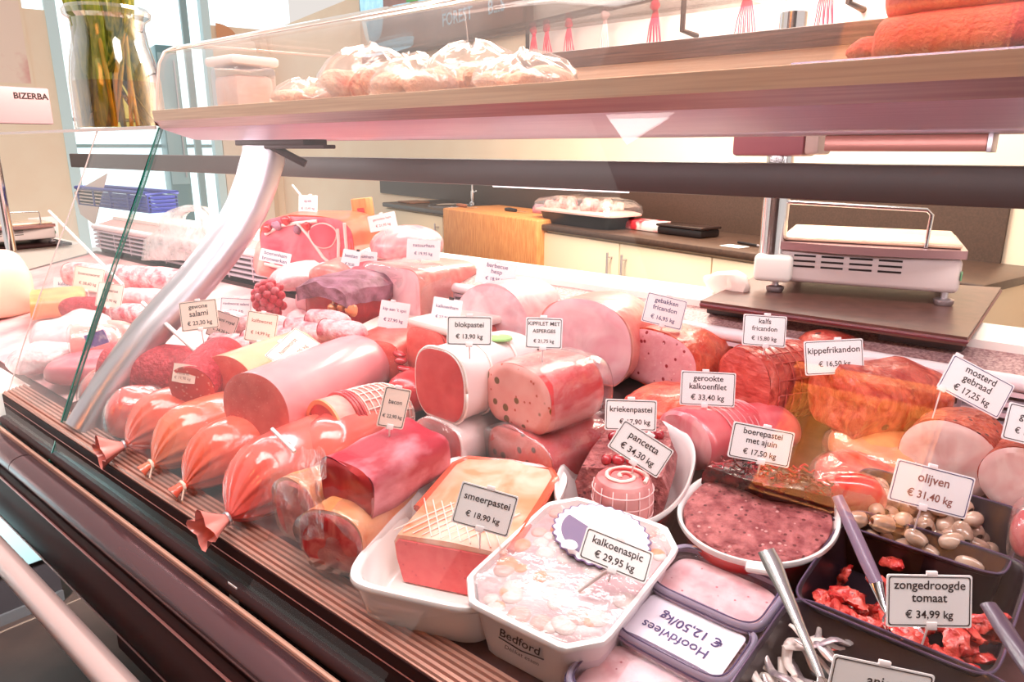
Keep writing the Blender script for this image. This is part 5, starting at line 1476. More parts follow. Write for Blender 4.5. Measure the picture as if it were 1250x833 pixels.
# pancetta roll standing in front of it
pc = W(757, 622, .745)
zb_ = vloc(c, yw, 0, -.05, .012).z
pc = Vector((pc.x, pc.y, 0))
cc = W(760, 604, .742)
r2 = thing('pancetta_roll', 'standing rolled pancetta with spiral top inside the oval terrine', 'pancetta', (cc.x, cc.y, cc.z - .034))
mb = MB(); mb.lathe((cc.x, cc.y, cc.z - .034), [(.034, 0), (.0375, .006), (.0385, .03), (.0375, .052), (.034, .058), (.018, .0595), (.003, .060)], 40); mb.disp(.0015, 50); obj('rolled_meat', mb, M['pancetta'], r2)
mb = MB(); top = Vector((cc.x, cc.y, cc.z + .0262))
mb.tube([top + Vector(((.031 - .0011 * k) * math.cos(k * .42), (.031 - .0011 * k) * math.sin(k * .42), .0004 * (k % 3))) for k in range(27)], .0027, 6, flat=.8); obj('fat_spiral', mb, M['fat'], r2)
mb = MB(); mb.tube([top + Vector(((.027 - .0011 * k) * math.cos(k * .42 + .3), (.027 - .0011 * k) * math.sin(k * .42 + .3), -.0004)) for k in range(23)], .0024, 6, flat=.8); obj('lean_spiral', mb, M['net_face'], r2)
mb = MB()
for k in range(14):
    q = 2 * PI * k / 14; mb.tube([(cc.x + .0385 * math.cos(q), cc.y + .0385 * math.sin(q), cc.z - .030), (cc.x + .0395 * math.cos(q), cc.y + .0395 * math.sin(q), cc.z - .004), (cc.x + .0375 * math.cos(q), cc.y + .0375 * math.sin(q), cc.z + .020)], .0008, 4)
for z in (-.02, -.004, .012): mb.tube([(cc.x + .0396 * math.cos(q), cc.y + .0396 * math.sin(q), cc.z + z) for q in [2 * PI * k / 30 for k in range(31)]], .0008, 4)
obj('netting', mb, M['netw'], r2, sharp=180)

# --- round red terrine of farmhouse pate with onions
c = (-.287, .800, deckz(.800) + .001); yw = 5
r = thing('red_terrine', 'round red glazed terrine filled with farmhouse pate', 'terrine', c)
pts = rr_pts(.094, .092, 2.1, 72)
mb = MB()
mb.loft(vessel_rings(c, pts, [(.72, 0), (.76, .004), (.95, .056), (.975, .060)], yw), True, False, 0)
mb.loft(vessel_rings(c, pts, [(.975, .060), (1.0, .064), (.99, .068), (.95, .067), (.92, .060), (.74, .010)], yw), False, True, 1)
obj('terrine_body', mb, [M['redglaze'], M['ceramic']], r, sharp=60)
mb = MB(); p1 = vloc(c, yw, .035, -.088, .064); mb.box((-.018, -.010, -.004), (.018, .004, .004), Matrix.Translation(p1) @ Matrix.Rotation(R_(22), 4, 'Z'), .0035); obj('grip', mb, M['ceramic'], r)
r2 = thing('farmhouse_pate', 'coarse farmhouse pate half covered with dark fried onions in red terrine', 'pate', vloc(c, yw, 0, 0, .012))
mb = MB(); mb.loft(vessel_rings(c, pts, [(.74, .011), (.915, .060), (.90, .0655), (.6, .067), (.2, .0675)], yw)); mb.disp(.0018, 60); obj('pate_body', mb, M['liver_pate'], r2, sharp=60)
mb = MB()
rg = []
for f, z in ((1.0, .064), (.99, .078), (.92, .088), (.7, .094), (.4, .096), (.1, .096)):
    row = []
    for k in range(36):
        q = PI * (.06 + .88 * k / 35)
        row.append(vloc(c, yw, .085 * f * math.cos(q), .022 + .062 * f * math.sin(q) - .010 * (1 - f), z))
    row += [vloc(c, yw, .085 * f * math.cos(PI * .94) * (1 - 2 * t / 9), .022 + .012 * f - .010 * (1 - f) + .006 * math.sin(t), z) for t in range(1, 9)]
    rg.append(row)
mb.loft(rg); mb.disp(.005, 50); obj('onion_crust', mb, M['onion'], r2, sharp=60)
for i in range(30):
    x, y = rnd.uniform(-.075, .075), rnd.uniform(.025, .075)
    if x * x + y * y > .0066: continue
    mb = MB(); p = vloc(c, yw, x, y, .097); q0 = rnd.uniform(0, 6)
    mb.tube([p + Vector((.009 * math.cos(q0 + t), .007 * math.sin(q0 + t), .002 * math.sin(3 * t))) for t in [k * .55 for k in range(9)]], .0015, 5)
    obj('onion_ring', mb, M['onion'] if i % 3 else M['cherry'], r2)
# a red film pack squeezed between red terrine and olives
log_item('packed_meat', 'red glossy film pack squeezed between the red terrine and olive tray', 'packed meat', W(988, 598, .87), 60, .09, .05, .05, pmat('glossy_red_pack', rgb(206, 34, 52), .15, coat=.6, col2=rgb(240, 120, 118), scale=40, lo=.55, hi=.7), None, n=2.6, flat=.9, prof=WHOLE, amp=.006, film=True, seed=61)

# --- black trays
def black_tray(c, a, b, h, label):
    r = thing('black_tray', label, 'tray', c, 'black plastic deli trays')
    pts = rr_pts(a, b, 9, 64)
    mb = MB(); mb.loft(vessel_rings(c, pts, [(.88, 0), (.90, .003), (.965, h - .005), (1.0, h - .003), (1.01, h), (1.0, h + .002), (.965, h), (.89, .006), (.86, .004)], -2)); obj('tray_body', mb, M['traybl'], r, sharp=50)
    mb = MB(); rg = vessel_rings(c, pts, [(1.005, h + .002)], -2)[0]; mb.tube(rg + [rg[0]], .0013, 6); obj('tray_rim', mb, M['trayrim'], r)
    return r


M['traybl'] = pmat('glossy_black_tray', rgb(34, 20, 28), .28, spec=.4)
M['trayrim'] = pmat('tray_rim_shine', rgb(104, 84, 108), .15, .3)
cO = (-.124, .898, deckz(.898) + .001); black_tray(cO, .090, .066, .060, 'black tray of stuffed green olives, farthest of the three black trays')
cT = (-.110, .776, deckz(.776) + .001); black_tray(cT, .091, .090, .062, 'black tray of sun dried tomatoes in the middle of three')
cA = (-.106, .610, deckz(.610) + .001); black_tray(cA, .100, .082, .062, 'black tray of pale anchovies nearest the viewer')

# olives
M['olive'] = pmat('pale_olive', rgb(176, 138, 116), .14, coat=.6, col2=rgb(216, 184, 164), scale=30, sss=0)
M['olive_hole'] = pmat('olive_hole', rgb(70, 34, 30), .4)
def olive_proto():
    r = thing('olive', 'x', 'olive', (0, 0, 0), 'olives in the black tray')
    mb = MB()
    prof = [(.0028, .0118), (.0040, .0136), (.0062, .0128), (.0086, .0095), (.0101, .004), (.0104, -.001), (.0096, -.007), (.0072, -.0118), (.004, -.0142), (.0008, -.0148)]
    mb.lathe((0, 0, 0), prof, 20); obj('flesh', mb, M['olive'], r)
    mb = MB(); mb.lathe((0, 0, 0), [(.0031, .0126), (.0002, .0112)], 14); mb.lathe((0, 0, 0), [(.0042, .01365), (.0031, .0126)], 14, cap0=False, cap1=False); obj('pit_hole', mb, M['olive_hole'], r)
    return r
op = olive_proto()
ro = random.Random(21)
spots_ = []
for layer in range(3):
    tries = 0
    while tries < 900 and len([s for s in spots_ if s[3] == layer]) < (26, 22, 16)[layer]:
        tries += 1
        x, y = ro.uniform(-.070, (.064, .058, .045)[layer]), ro.uniform(-.048, .048)
        z = .024 + layer * .0165 + ro.uniform(0, .003)
        if all((x - s[0]) ** 2 + (y - s[1]) ** 2 > .0195 ** 2 for s in spots_ if s[3] == layer): spots_.append((x, y, z, layer))
sidew = ['left', 'middle', 'right']
rowsn = ['front', 'centre', 'back']
hts = ['bottom', 'second', 'top']
for i, (x, y, z, la) in enumerate(spots_):
    p = vloc(cO, -2, x, y, z)
    rot = (ro.uniform(1.1, 2.0), ro.uniform(-.4, .4), ro.uniform(0, 6.28))
    lab = 'pitted pale green olive lying in the black olive tray'
    if i == 0:
        op.location = p; op.rotation_euler = rot; op['label'] = lab
    else: copy_tree(op, p, rot, lab, ro.uniform(.88, 1.08))

# sun dried tomatoes
M['tomato'] = pmat('dried_tomato', rgb(184, 26, 32), .2, coat=.6, col2=rgb(232, 92, 78), scale=50, bump=.6, bscale=90, spots=[(rgb(120, 16, 24), 70, .15)])
rt = random.Random(5)
protos = []
for i in range(64):
    x = rt.uniform(-.072, .078); y = rt.uniform(-.072, .010) if i < 54 else rt.uniform(-.05, .06)
    if i < 54 and x < -.03 and y > -.03: y -= .03
    z = .016 + (.018 if i % 3 == 0 else 0) + (.012 if x > .01 else 0)
    p = vloc(cT, -2, x, y, z)
    rot = (rt.uniform(-.6, .6), rt.uniform(-.6, .6), rt.uniform(0, 6.28))
    lab = 'crumpled red sun dried tomato piece in the middle black tray'
    if i < 6:
        mb = MB(); mb.ball((0, 0, 0), .016, 12, sc=(1.25, .85, .5), amp=.9, ns=70)
        for v in mb.v: v += noise.noise_vector((v + Vector((i * 3.1, 0, 0))) * 110) * .005
        o = obj('dried_tomato', mb, M['tomato'], None, lab, 'dried tomato', 'sun dried tomato pieces')
        o.location = p; o.rotation_euler = rot; protos.append(o)
    else: copy_tree(protos[i % 6], p, rot, lab, rt.uniform(.6, .95))
# anchovies
M['anchovy'] = pmat('pale_anchovy', rgb(240, 222, 216), .3, coat=.4, col2=rgb(206, 180, 176), scale=40, stretch=(1, 1, 1))
M['anchovy_skin'] = pmat('silver_anchovy', rgb(150, 130, 140), .2, .4, col2=rgb(226, 206, 204), scale=60)
ra_ = random.Random(11)
ap = []
for i in range(70):
    x, y = ra_.uniform(-.088, .03), ra_.uniform(-.05, .062)
    if y > .02 and x > -.03: y -= .06
    p = vloc(cA, -2, x, y, .014 + .009 * (i % 4))
    rot = (ra_.uniform(-.25, .25), ra_.uniform(-.2, .2), ra_.uniform(-.9, 1.6))
    lab = 'pale curled anchovy fillet in the nearest black tray'
    if i < 6:
        mb = MB(); k = 12; bend = ra_.uniform(-.02, .02)
        mb.tube([(-.032 + .064 * t / k, bend * math.sin(PI * t / k), .004 * math.sin(t * .9 + i)) for t in range(k + 1)], [.0012 + .0040 * math.sin(PI * min(1, (t + 1) / (k + 1.5))) ** .8 for t in range(k + 1)], 10, flat=.45)
        o = obj('anchovy', mb, M['anchovy'] if i % 3 else M['anchovy_skin'], None, lab, 'anchovy', 'anchovy fillets')
        o.location = p; o.rotation_euler = rot; ap.append(o)
    else: copy_tree(ap[i % 6], p, rot, lab, ra_.uniform(.8, 1.1))

# --- serving spoons and forks
def utensil(name, label, cat, pts, widths, hm, bowl=None, bm=None, flat=.35, split=None):
    P = [W(*p) for p in pts]
    r = thing(name, label, cat, (P[0].x, P[0].y, min(q.z for q in P)))
    k = split or len(P)
    mb = MB(); mb.tube(P[:k], widths[:k], 12, flat=flat); obj('handle', mb, hm, r)
    if split: mb = MB(); mb.tube(P[k - 1:], widths[k - 1:], 12, flat=flat); obj('shank', mb, bm, r)
    if bowl:
        c_, ax, ln, wd = bowl
        mb = MB(); ax = ax.normalized(); sd_ = ax.cross(Vector((0, -.4, 1))).normalized(); nu = sd_.cross(ax)
        rg = []
        for i in range(11):
            t = i / 10; ww = wd * math.sqrt(max(.02, 1 - (2 * t - 1) ** 2))
            rg.append([c_ + ax * (ln * t) + sd_ * (ww * q) - nu * (.006 * (1 - q * q) * math.sin(PI * t)) for q in [-1 + k2 / 5 for k2 in range(11)]] + [c_ + ax * (ln * t) + sd_ * (ww * q) - nu * (.006 * (1 - q * q) * math.sin(PI * t) + .0012) for q in [1 - k2 / 5 for k2 in range(11)]])
        mb.loft(rg); obj('bowl', mb, bm, r, sharp=70)
    return r


M['violet_grip'] = pmat('mauve_grip', rgb(128, 104, 126), .3, coat=.3)
M['dark_grip'] = pmat('dark_grip', rgb(74, 54, 72), .3, coat=.3)
P1, P2 = W(1083, 748, .735), W(1122, 788, .70)
utensil('serving_spoon', 'serving spoon with mauve handle leaning into the dried tomatoes', 'spoon', [(1022, 606, .80), (1040, 645, .785), (1058, 686, .765), (1070, 712, .755), (1079, 740, .742), (1086, 752, .735)], [.007, .0085, .009, .008, .004, .0035], M['violet_grip'], (P1, P2 - P1, .052, .015), M['chrome'], .5, 4)
utensil('serving_spoon', 'serving spoon with dark mauve handle at right of the tomato card', 'spoon', [(1206, 738, .700), (1224, 765, .685), (1246, 800, .66), (1264, 832, .645), (1275, 852, .64)], [.0075, .009, .009, .006, .004], M['dark_grip'], None, M['chrome'], .5, 4)
P1, P2 = W(1000, 826, .595), W(1012, 850, .585)
M['forkm'] = pmat('bright_cutlery', rgb(206, 202, 200), .18, .85)
utensil('serving_fork', 'steel serving fork with wide handle end standing in the anchovies', 'fork', [(935, 672, .655), (944, 690, .65), (958, 722, .64), (978, 768, .622), (994, 806, .606), (1003, 830, .597)], [.0105, .0115, .0085, .006, .005, .0045], M['forkm'], (P1, P2 - P1, .04, .009), M['forkm'], .22)

# ================================================================ price cards on pins
def card(label, px, py, Y, w, h, roll, lines, ink='ink', mat='card', yaw=0, back=0, pin=(0, 1, .07), border=True, clip=True, tcol=None, pinmat='clearpin', group=None, bw=.0009, name='price_card'):
    c_ = W(px, py, Y); k = mpp(c_)
    W_m, H_m = w * k, h * k
    ca, sa = math.cos(R_(-roll)), math.sin(R_(-roll))
    ex = RT * ca + UPV * sa; ey = UPV * ca - RT * sa
    nz = ex.cross(ey)
    if yaw:
        q = Matrix.Rotation(R_(yaw), 3, ey); ex = q @ ex; nz = q @ nz
        W_m = W_m / max(.3, math.cos(R_(yaw)))
    if back:
        q = Matrix.Rotation(R_(-back), 3, ex); ey = q @ ey; nz = q @ nz
        H_m = H_m / max(.3, math.cos(R_(back)))
    ptip = c_ - ey * (H_m * .5) - Vector((0, 0, pin[2])) + ex * (pin[0] * W_m)
    r = thing(name, label, 'price card', c_ - ey * (H_m / 2))
    def rect(a, b, z, rad=.0022):
        pts = []
        for cx_, cy_, q0 in ((a - rad, b - rad, 0), (-a + rad, b - rad, 90), (-a + rad, -b + rad, 180), (a - rad, -b + rad, 270)):
            for t in range(4): pts.append(c_ + ex * (cx_ + rad * math.cos(R_(q0 + 30 * t))) + ey * (cy_ + rad * math.sin(R_(q0 + 30 * t))) + nz * z)
        return pts
    mb = MB(); mb.loft([rect(W_m / 2, H_m / 2, -.0006), rect(W_m / 2, H_m / 2, .0006)]); cd = obj('card', mb, M[mat], r)
    if border:
        mb = MB(); m1 = .0016
        mb.loft([rect(W_m / 2 - m1, H_m / 2 - m1, .0007), rect(W_m / 2 - m1, H_m / 2 - m1, .0009), rect(W_m / 2 - m1 - bw, H_m / 2 - m1 - bw, .0009), rect(W_m / 2 - m1 - bw, H_m / 2 - m1 - bw, .0007)], False, False)
        obj('border', mb, M[tcol or ink], cd)
    if lines:
        mb = MB()
        for t, fx, fy, fw, fh in lines:
            put_text(mb, t, c_ + ex * (fx * W_m) + ey * (fy * H_m) + nz * .0003, ex, ey, fw * W_m, fh * H_m, .011)
        obj('lettering', mb, M[ink], cd)
    mb = MB(); s0_ = c_ - ey * (H_m * .40) - nz * .0022 + ex * (pin[0] * W_m)
    if pin[1] > 0: mb.tube([s0_ + ey * (H_m * .3), s0_, ptip - nz * .01], [.0013, .0013, .0009], 6); obj('pin', mb, M[pinmat], r)
    if clip:
        mb = MB()
        mm = Matrix(((ex.x, ey.x, nz.x, c_.x), (ex.y, ey.y, nz.y, c_.y), (ex.z, ey.z, nz.z, c_.z), (0, 0, 0, 1)))
        mb.box((-.005 + pin[0] * W_m, -H_m / 2 - .0025, -.002), (.005 + pin[0] * W_m, -H_m / 2 + .005, .0016), mm, .0008); obj('clip', mb, M[pinmat], r)
        mb = MB(); mb.box((-.005 + pin[0] * W_m, H_m / 2 - .002, -.002), (.005 + pin[0] * W_m, H_m / 2 + .0035, .0014), mm, .0008); obj('clip', mb, M[pinmat], r)
    return r


def two(a, b, wa=.8, wb=.72, ha=.2, hb=.17, ya=.2, yb=-.2): return [(a, 0, ya, wa, ha), (b, 0, yb, wb, hb)]
def three(a, b, d, wa=.6, wb=.7, wd=.7, h=.17): return [(a, 0, .30, wa, h), (b, 0, .06, wb, h), (d, 0, -.26, wd, h * .95)]


card('white price card reading smeerpastei on the spreading pate', 592, 622, .565, 72, 52, 16, two('smeerpastei', '€ 18,90 kg', .80, .60, .17, .17), pin=(0, 1, .03))
card('white price card reading kalkoenaspic leaning over the aspic tub', 752, 678, .585, 88, 36, 22, two('kalkoenaspic', '€ 29,95 kg', .78, .62, .24, .22), back=24, pin=(0, 1, .012))
mb = MB(); mb.tube([W(706, 722, .56), W(742, 697, .580)], .0022, 8); obj('plastic_pin', mb, M['clearpin'], label='milky plastic pin lying across the aspic film in front of its card', cat='pin')
card('tilted white price card reading pancetta in the oval terrine', 782, 548, .755, 72, 40, 33, two('pancetta', '€ 34,30 kg', .66, .66, .22, .21), pin=(.02, 1, .03))
card('white price card reading kriekenpastei behind the pancetta card', 770, 507, .80, 63, 38, 2, [('kriekenpastei', 0, .18, .82, .19), ('€ 17,90 kg', .08, -.22, .6, .18)], pin=(0, 1, .03))
card('white price card reading boerepastei met ajuin over the red terrine', 929, 543, .83, 76, 44, 11, three('boerepastei', 'met ajuin', '€ 17,50 kg', .72, .58, .54), ink='ink', pin=(.05, 1, .035))
card('white price card reading gerookte kalkoenfilet above the smooth turkey', 864, 475, .96, 67, 42, 3, three('gerookte', 'kalkoenfilet', '€ 33,40 kg', .56, .82, .64), pin=(-.05, 1, .04))
card('white price card reading kippefrikandon on the chicken roast', 1018, 436, 1.06, 72, 42, -3, two('kippefrikandon', '€ 16,50 kg', .88, .54, .22, .18), pin=(.08, 1, .03))
card('white price card reading kalfs fricandon on the veal roast', 933, 404, 1.08, 53, 38, 4, three('kalfs', 'fricandon', '€ 15,80 kg', .3, .58, .58), pin=(.05, 1, .04))
card('white price card reading gebakken fricandon on the baked meatloaf', 811, 380, 1.13, 50, 37, 14, three('gebakken', 'fricandon', '€ 16,95 kg', .58, .60, .60), ink='inkblue', pin=(.02, 1, .04))
card('large tilted price card reading mosterd gebraad over rolled pork', 1191, 472, 1.05, 84, 46, 28, three('mosterd', 'gebraad', '€ 17,25 kg', .50, .52, .58, .19), pin=(-.42, 1, .045), tcol='inkblue')
card('white price card cut off by the right edge below the mosterd card', 1264, 522, 1.0, 76, 46, 14, [('gebraden', 0, .2, .6, .19), ('€ 18,25 kg', -.02, -.2, .6, .18)], pin=(0, 1, .04))
card('white price card reading olijven standing in the olive tray', 1137, 597, .86, 98, 52, 14.5, two('olijven', '€ 31,40 kg', .40, .58, .22, .19), ink='inkred', tcol='inkblue', pin=(-.05, 1, .035))
card('large white price card reading zongedroogde tomaat in the tomato tray', 1134, 734, .69, 104, 64, 1, three('zongedroogde', 'tomaat', '€ 34,99 kg', .84, .44, .56, .17), pin=(.03, 1, .03))
card('white price card reading anjovis at the bottom edge of the photo', 1072, 848, .575, 126, 74, 12, [('anjovis', .06, .2, .44, .18), ('€ 24,50 kg', .04, -.2, .6, .18)], pin=(.0, 1, .03))
card('price card reading KIPFILET MET ASPERGES on the pink dotted pate', 664, 407, .80, 45, 38, 2, three('KIPFILET MET', 'ASPERGES', '€ 21,75 kg', .86, .62, .56, .18), mat='card', pin=(-.02, 1, .035))
card('price card reading blokpastei on the white wrapped block pate', 573, 404, .722, 55, 36, 1, two('blokpastei', '€ 13,90 kg', .64, .60, .22, .2), pin=(0, 1, .02))
card('white price card reading barbecue hesp on the whitish ham dome', 606, 334, 1.14, 48, 29, 10, three('barbecue', 'hesp', '€ 18,95 kg', .54, .28, .52, .19), border=False, ink='inkblue', pin=(0, 1, .03))
card('white price card reading kalkoenham half behind the blokpastei card', 545, 381, .98, 36, 33, 9, [('kalkoenham', 0, .18, .76, .16), ('€ 27,30 kg', -.05, -.22, .6, .16)], ink='inkblue', border=False, pin=(.1, 1, .06), pinmat='ink')
card('white price card about spit roast chicken before the square ham', 481, 385, .98, 36, 33, 9, two("kip aan 't spit", '€ 27,90 kg', .80, .66, .17, .16), ink='inkblue', border=False, pin=(-.1, 1, .04))
card('white price card reading natuurham on top of the square ham', 517, 305, 1.18, 41, 25, 3, two('natuurham', '€ 19,95 kg', .64, .54, .2, .17), ink='inkblue', border=False, pin=(-.1, 1, .035))
card('white price card with faint red title on the pink rounded ham', 467, 271, 1.28, 34, 20, -12, two('gerookte ham', '€ 21,95 kg', .66, .54, .2, .2), ink='inkred', border=False, pin=(0, 1, .04))
card('slanted white price card left of its twin near the square ham', 428, 318, 1.10, 26, 26, 12, two('beenham', '€ 20,50', .7, .5, .17, .17), ink='inkblue', border=False, yaw=-30, pin=(.3, 1, .06), pinmat='ink')
card('white price card behind the slanted one near the square ham', 446, 318, 1.13, 28, 22, 4, two('kookham', '€ 18,95', .7, .5, .2, .18), ink='inkblue', border=False, pin=(0, 1, .05))
card('small white price card on top of the raw ham', 376, 250, 1.28, 23, 23, 1, two('spek', '€ 13,45 kg', .42, .7, .2, .18), ink='inkblue', border=False, pin=(.1, 1, .05))
mb = MB(); mb.tube([W(357, 226, 1.30), W(373, 246, 1.285)], .003, 8); obj('plastic_pin', mb, M['clearpin'], label='white plastic pin sticking up behind the card on the raw ham', cat='pin')
card('white card with bold blue two line text left of the raw ham', 336, 314, 1.05, 38, 15, 12, [('boerenham', 0, .2, .8, .3), ('bronwerken', 0, -.24, .82, .3)], ink='inkblue', border=False, pin=(0, 0, .03), clip=False)
card('grey white price card reading gewone salami, leftmost of four salami cards', 243, 385, .64, 46, 36, -7, three('gewone', 'salami', '€ 23,30 kg', .5, .5, .66, .2), mat='cardcream', pin=(0, 1, .05))
card('tilted cream price card reading salami royal before the salami links', 272, 398, .82, 34, 33, 19, two('salami royal', '€ 34,20 kg', .76, .64, .17, .17), mat='cardcream', pin=(.0, 1, .05))
card('white price card with violet border behind the royal salami card', 288, 376, .92, 38, 24, 3, two('rookworst salami', '€ 22,50', .84, .5, .2, .17), ink='inkblue', pin=(0, 1, .05))
card('cream price card reading kalfsworst above the cream mortadella', 319, 400, .78, 38, 37, 9, two('kalfsworst', '€ 14,99 kg', .66, .62, .18, .17), mat='cardcream', ink='inkred', pin=(0, 1, .06), tcol='ink')
card('diamond tilted cream price card above the barcoded mortadella', 358, 427, .74, 40, 38, -58, two('hamworst', '€ 13,95 kg', .62, .6, .16, .15), mat='cardcream', ink='inkred', yaw=52, pin=(0, 1, .03), tcol='ink')
card('narrow cream price card reading bacon on the bacon block', 481, 498, .60, 30, 50, 13, [('bacon', 0, .14, .5, .13), ('€ 22,90 kg', 0, -.22, .74, .13)], mat='cardcream', yaw=30, pin=(0, 1, .045), tcol='ink')
card('pale pink price card reading boerenworst above the rough red sausage', 108, 341, .86, 37, 29, 9, two('boerenworst', '€ 28,60 kg', .72, .58, .2, .19), mat='cardcream', pin=(0, 1, .05))
card('pale price card crossed by the green glass edge', 134, 361, .80, 32, 30, 9, two('ardeense', '€ 22,90 kg', .6, .6, .2, .18), mat='cardcream', pin=(0, 1, .06))
card('white price card left of the boerenworst card', 80, 352, .88, 30, 26, 2, two('kalkoen', '€ 14,90', .6, .4, .2, .17), ink='inkblue', border=False, pin=(0, 1, .05))
card('milky tilted price card beside the smooth pale pink sausage', 50, 442, .56, 44, 30, 38, two('kalfspastei', '€ 16,90 kg', .66, .5, .2, .2), mat='cardcream', ink='inkred', border=False, pin=(0, 1, .03))
card('small square card with faint round red stamp by the far left scale', 53, 278, Wz(53, 291, ZC + .001).y, 36, 26, -4, [('keur', 0, 0, .36, .2)], ink='inkred', border=False, pin=(0, 1, .004), clip=False)
# reflection-like white plastic rods seen in the case: long milky pins
for k_, (a_, b_, lab) in enumerate([((60, 258, .84), (150, 348, .80), 'long white plastic rod leaning at the left in front of the white bag'), ((174, 370, .66), (260, 448, .64), 'long white plastic rod leaning over the thick red salami'), ((332, 524, .53), (360, 552, .53), 'short white plastic rod in front of the netted rolled ham')]):
    mb = MB(); mb.tube([W(*a_), W(*b_)], .0045 if k_ < 2 else .003, 10); obj('plastic_rod', mb, M['clearpin'], label=lab, cat='rod')

# crumpled clear wrapper between bacon, dish and lower pate
mb = MB(); gr = []
for i in range(11):
    row = []
    for j in range(8):
        p = W(556 + i * 5.2, 566 + j * 4.5 + i * .8, .735 - .006 * j)
        row.append(p + noise.noise_vector(p * 60) * .011 + Vector((0, 0, .006 * math.sin(i * 1.3 + j))))
    gr.append(row)
mb.loft(gr, False, False, closed=False)
obj('plastic_wrapper', mb, M['bag'], label='crumpled clear plastic wrapper behind the bacon and the white rectangular dish', cat='wrapper', sharp=30)
# ================================================================ things on the shelf, vase and back-left bits
ZS = 1.495
def shelfpt(px, Y): return W(px, 100, Y)


# clear jar at the left end of the shelf
p = W(300, 128, .86)
r = thing('storage_jar', 'clear lidded plastic jar at the left end of the glass shelf', 'jar', (p.x, .86, ZS))
mb = MB(); mb.box((p.x - .052, .81, ZS + .001), (p.x + .052, .91, ZS + .088), None, .012); obj('jar_body', mb, M['clear_box'], r)
mb = MB(); mb.box((p.x - .046, .816, ZS + .004), (p.x + .046, .904, ZS + .07), None, .012); obj('jar_filling', mb, pmat('peach_filling', rgb(250, 208, 186), .5, col2=rgb(252, 226, 210), scale=30), r)
mb = MB(); mb.box((p.x - .056, .806, ZS + .088), (p.x + .056, .914, ZS + .106), None, .006); obj('lid', mb, M['whiteplastic'], r)
# bags of breaded meat
M['bread'] = pmat('breaded_meat', rgb(226, 120, 92), .6, col2=rgb(250, 202, 172), scale=30, bump=.8, bscale=120)
M['bread2'] = pmat('pale_breaded_meat', rgb(250, 206, 176), .6, col2=rgb(246, 180, 148), scale=30, bump=.8, bscale=120)
def bagged(px, Y, w, d, h, mat, label, seed, zoff=0.0):
    p = W(px, 100, Y)
    r = thing('breaded_bag', label, 'bag', (p.x, Y, ZS + zoff), 'bags of breaded meat on the shelf')
    for i in range(3):
        mb = MB(); mb.ball((p.x + (i - 1) * w * .28, Y + .02 * (i % 2), ZS + zoff + h * .42), h * .42, 12, sc=(w * .42 / h, d * .9 / h, .95), amp=.35, ns=18); obj('cutlet', mb, mat, r)
    mb = MB(); rings = []
    for f, z in ((1.0, .002), (1.06, .012), (1.0, .6 * h), (.8, .9 * h), (.45, 1.12 * h), (.15, 1.2 * h)):
        rings.append([Vector((p.x + w / 2 * f * math.cos(q) * (1 + .12 * noise.noise(Vector((q * 2, z * 30, seed)))), Y + d / 2 * f * math.sin(q), ZS + zoff + z + (.016 * noise.noise(Vector((q * 3, seed, z * 20))) if z > .5 * h else 0))) for q in [2 * PI * k / 40 for k in range(40)]])
    mb.loft(rings, True, True); obj('plastic_bag', mb, M['film'], r, sharp=180)
bagged(372, .84, .14, .12, .040, M['bread2'], 'small bag of pale breaded meat nearest the shelf jar', 1)
bagged(450, .90, .22, .16, .085, M['bread'], 'bag of darker orange breaded meat, tallest on the shelf', 2)
bagged(505, .82, .16, .12, .052, M['bread2'], 'bag of pale breaded meat in front of the tall orange bag', 3)
bagged(575, .90, .18, .15, .070, M['bread2'], 'bag of breaded meat just right of the tall orange bag', 4)
bagged(640, .86, .16, .14, .046, M['bread2'], 'rightmost bag of breaded meat on the shelf', 5)
# black tray with two long red coated loaves
p0, p1 = W(1000, 70, .95), W(1330, 60, .95)
r = thing('long_tray', 'long black tray on the shelf under the red coated loaves', 'tray', ((p0.x + p1.x) / 2, .95, ZS))
mb = MB(); mb.box((p0.x, .86, ZS + .001), (p1.x, 1.05, ZS + .014), None, .004); obj('tray_body', mb, M['black'], r)
mb = MB(); mb.tube([(p0.x, .862, ZS + .015), (p1.x, .862, ZS + .015)], .0025, 6); obj('tray_rim', mb, M['trayrim'], r)
M['paprika'] = pmat('red_coating', rgb(206, 52, 44), .8, col2=rgb(226, 92, 80), scale=14, bump=.6, bscale=200, spots=[(rgb(160, 30, 30), 90, .1)])
xl = W(1072, 50, .93).x
M['paprika2'] = pmat('dusty_red_coating', rgb(214, 96, 88), .85, col2=rgb(232, 130, 118), scale=14, bump=.6, bscale=200)
for (dy, z, h, xs, lab, mt_) in ((.93, .032, .062, 0.0, 'lower long red coated loaf on the black shelf tray', 'paprika'), (.945, .078, .070, .004, 'upper long dusty red loaf lying on the lower red loaf', 'paprika2')):
    mb = MB()
    rings = []
    for t, sc in densify([(0, .3), (.006, .6), (.02, .85), (.05, .98), (.1, 1), (1, 1)], 2):
        rings.append([Vector((xl + xs + .5 * t, dy + .060 * sc * math.cos(q), ZS + .004 + z + h / 2 * sc * math.copysign(abs(math.sin(q)) ** .8, math.sin(q)))) for q in [2 * PI * k / 40 for k in range(40)]])
    mb.loft(rings); mb.disp(.003, 30)
    for v in mb.v: v.z = max(v.z, ZS + .0145)
    obj('coated_loaf', mb, M[mt_], label=lab, cat='loaf', group='red coated loaves on the shelf', sharp=60)
p = W(1052, 57, .90); mb = MB(); mb.ball((p.x, .92, ZS + .030), .018, 9, sc=(1.2, 1, .9), amp=.3, ns=60)
obj('coated_piece', mb, M['paprika'], label='small red coated piece at the left end of the long tray', cat='meat')

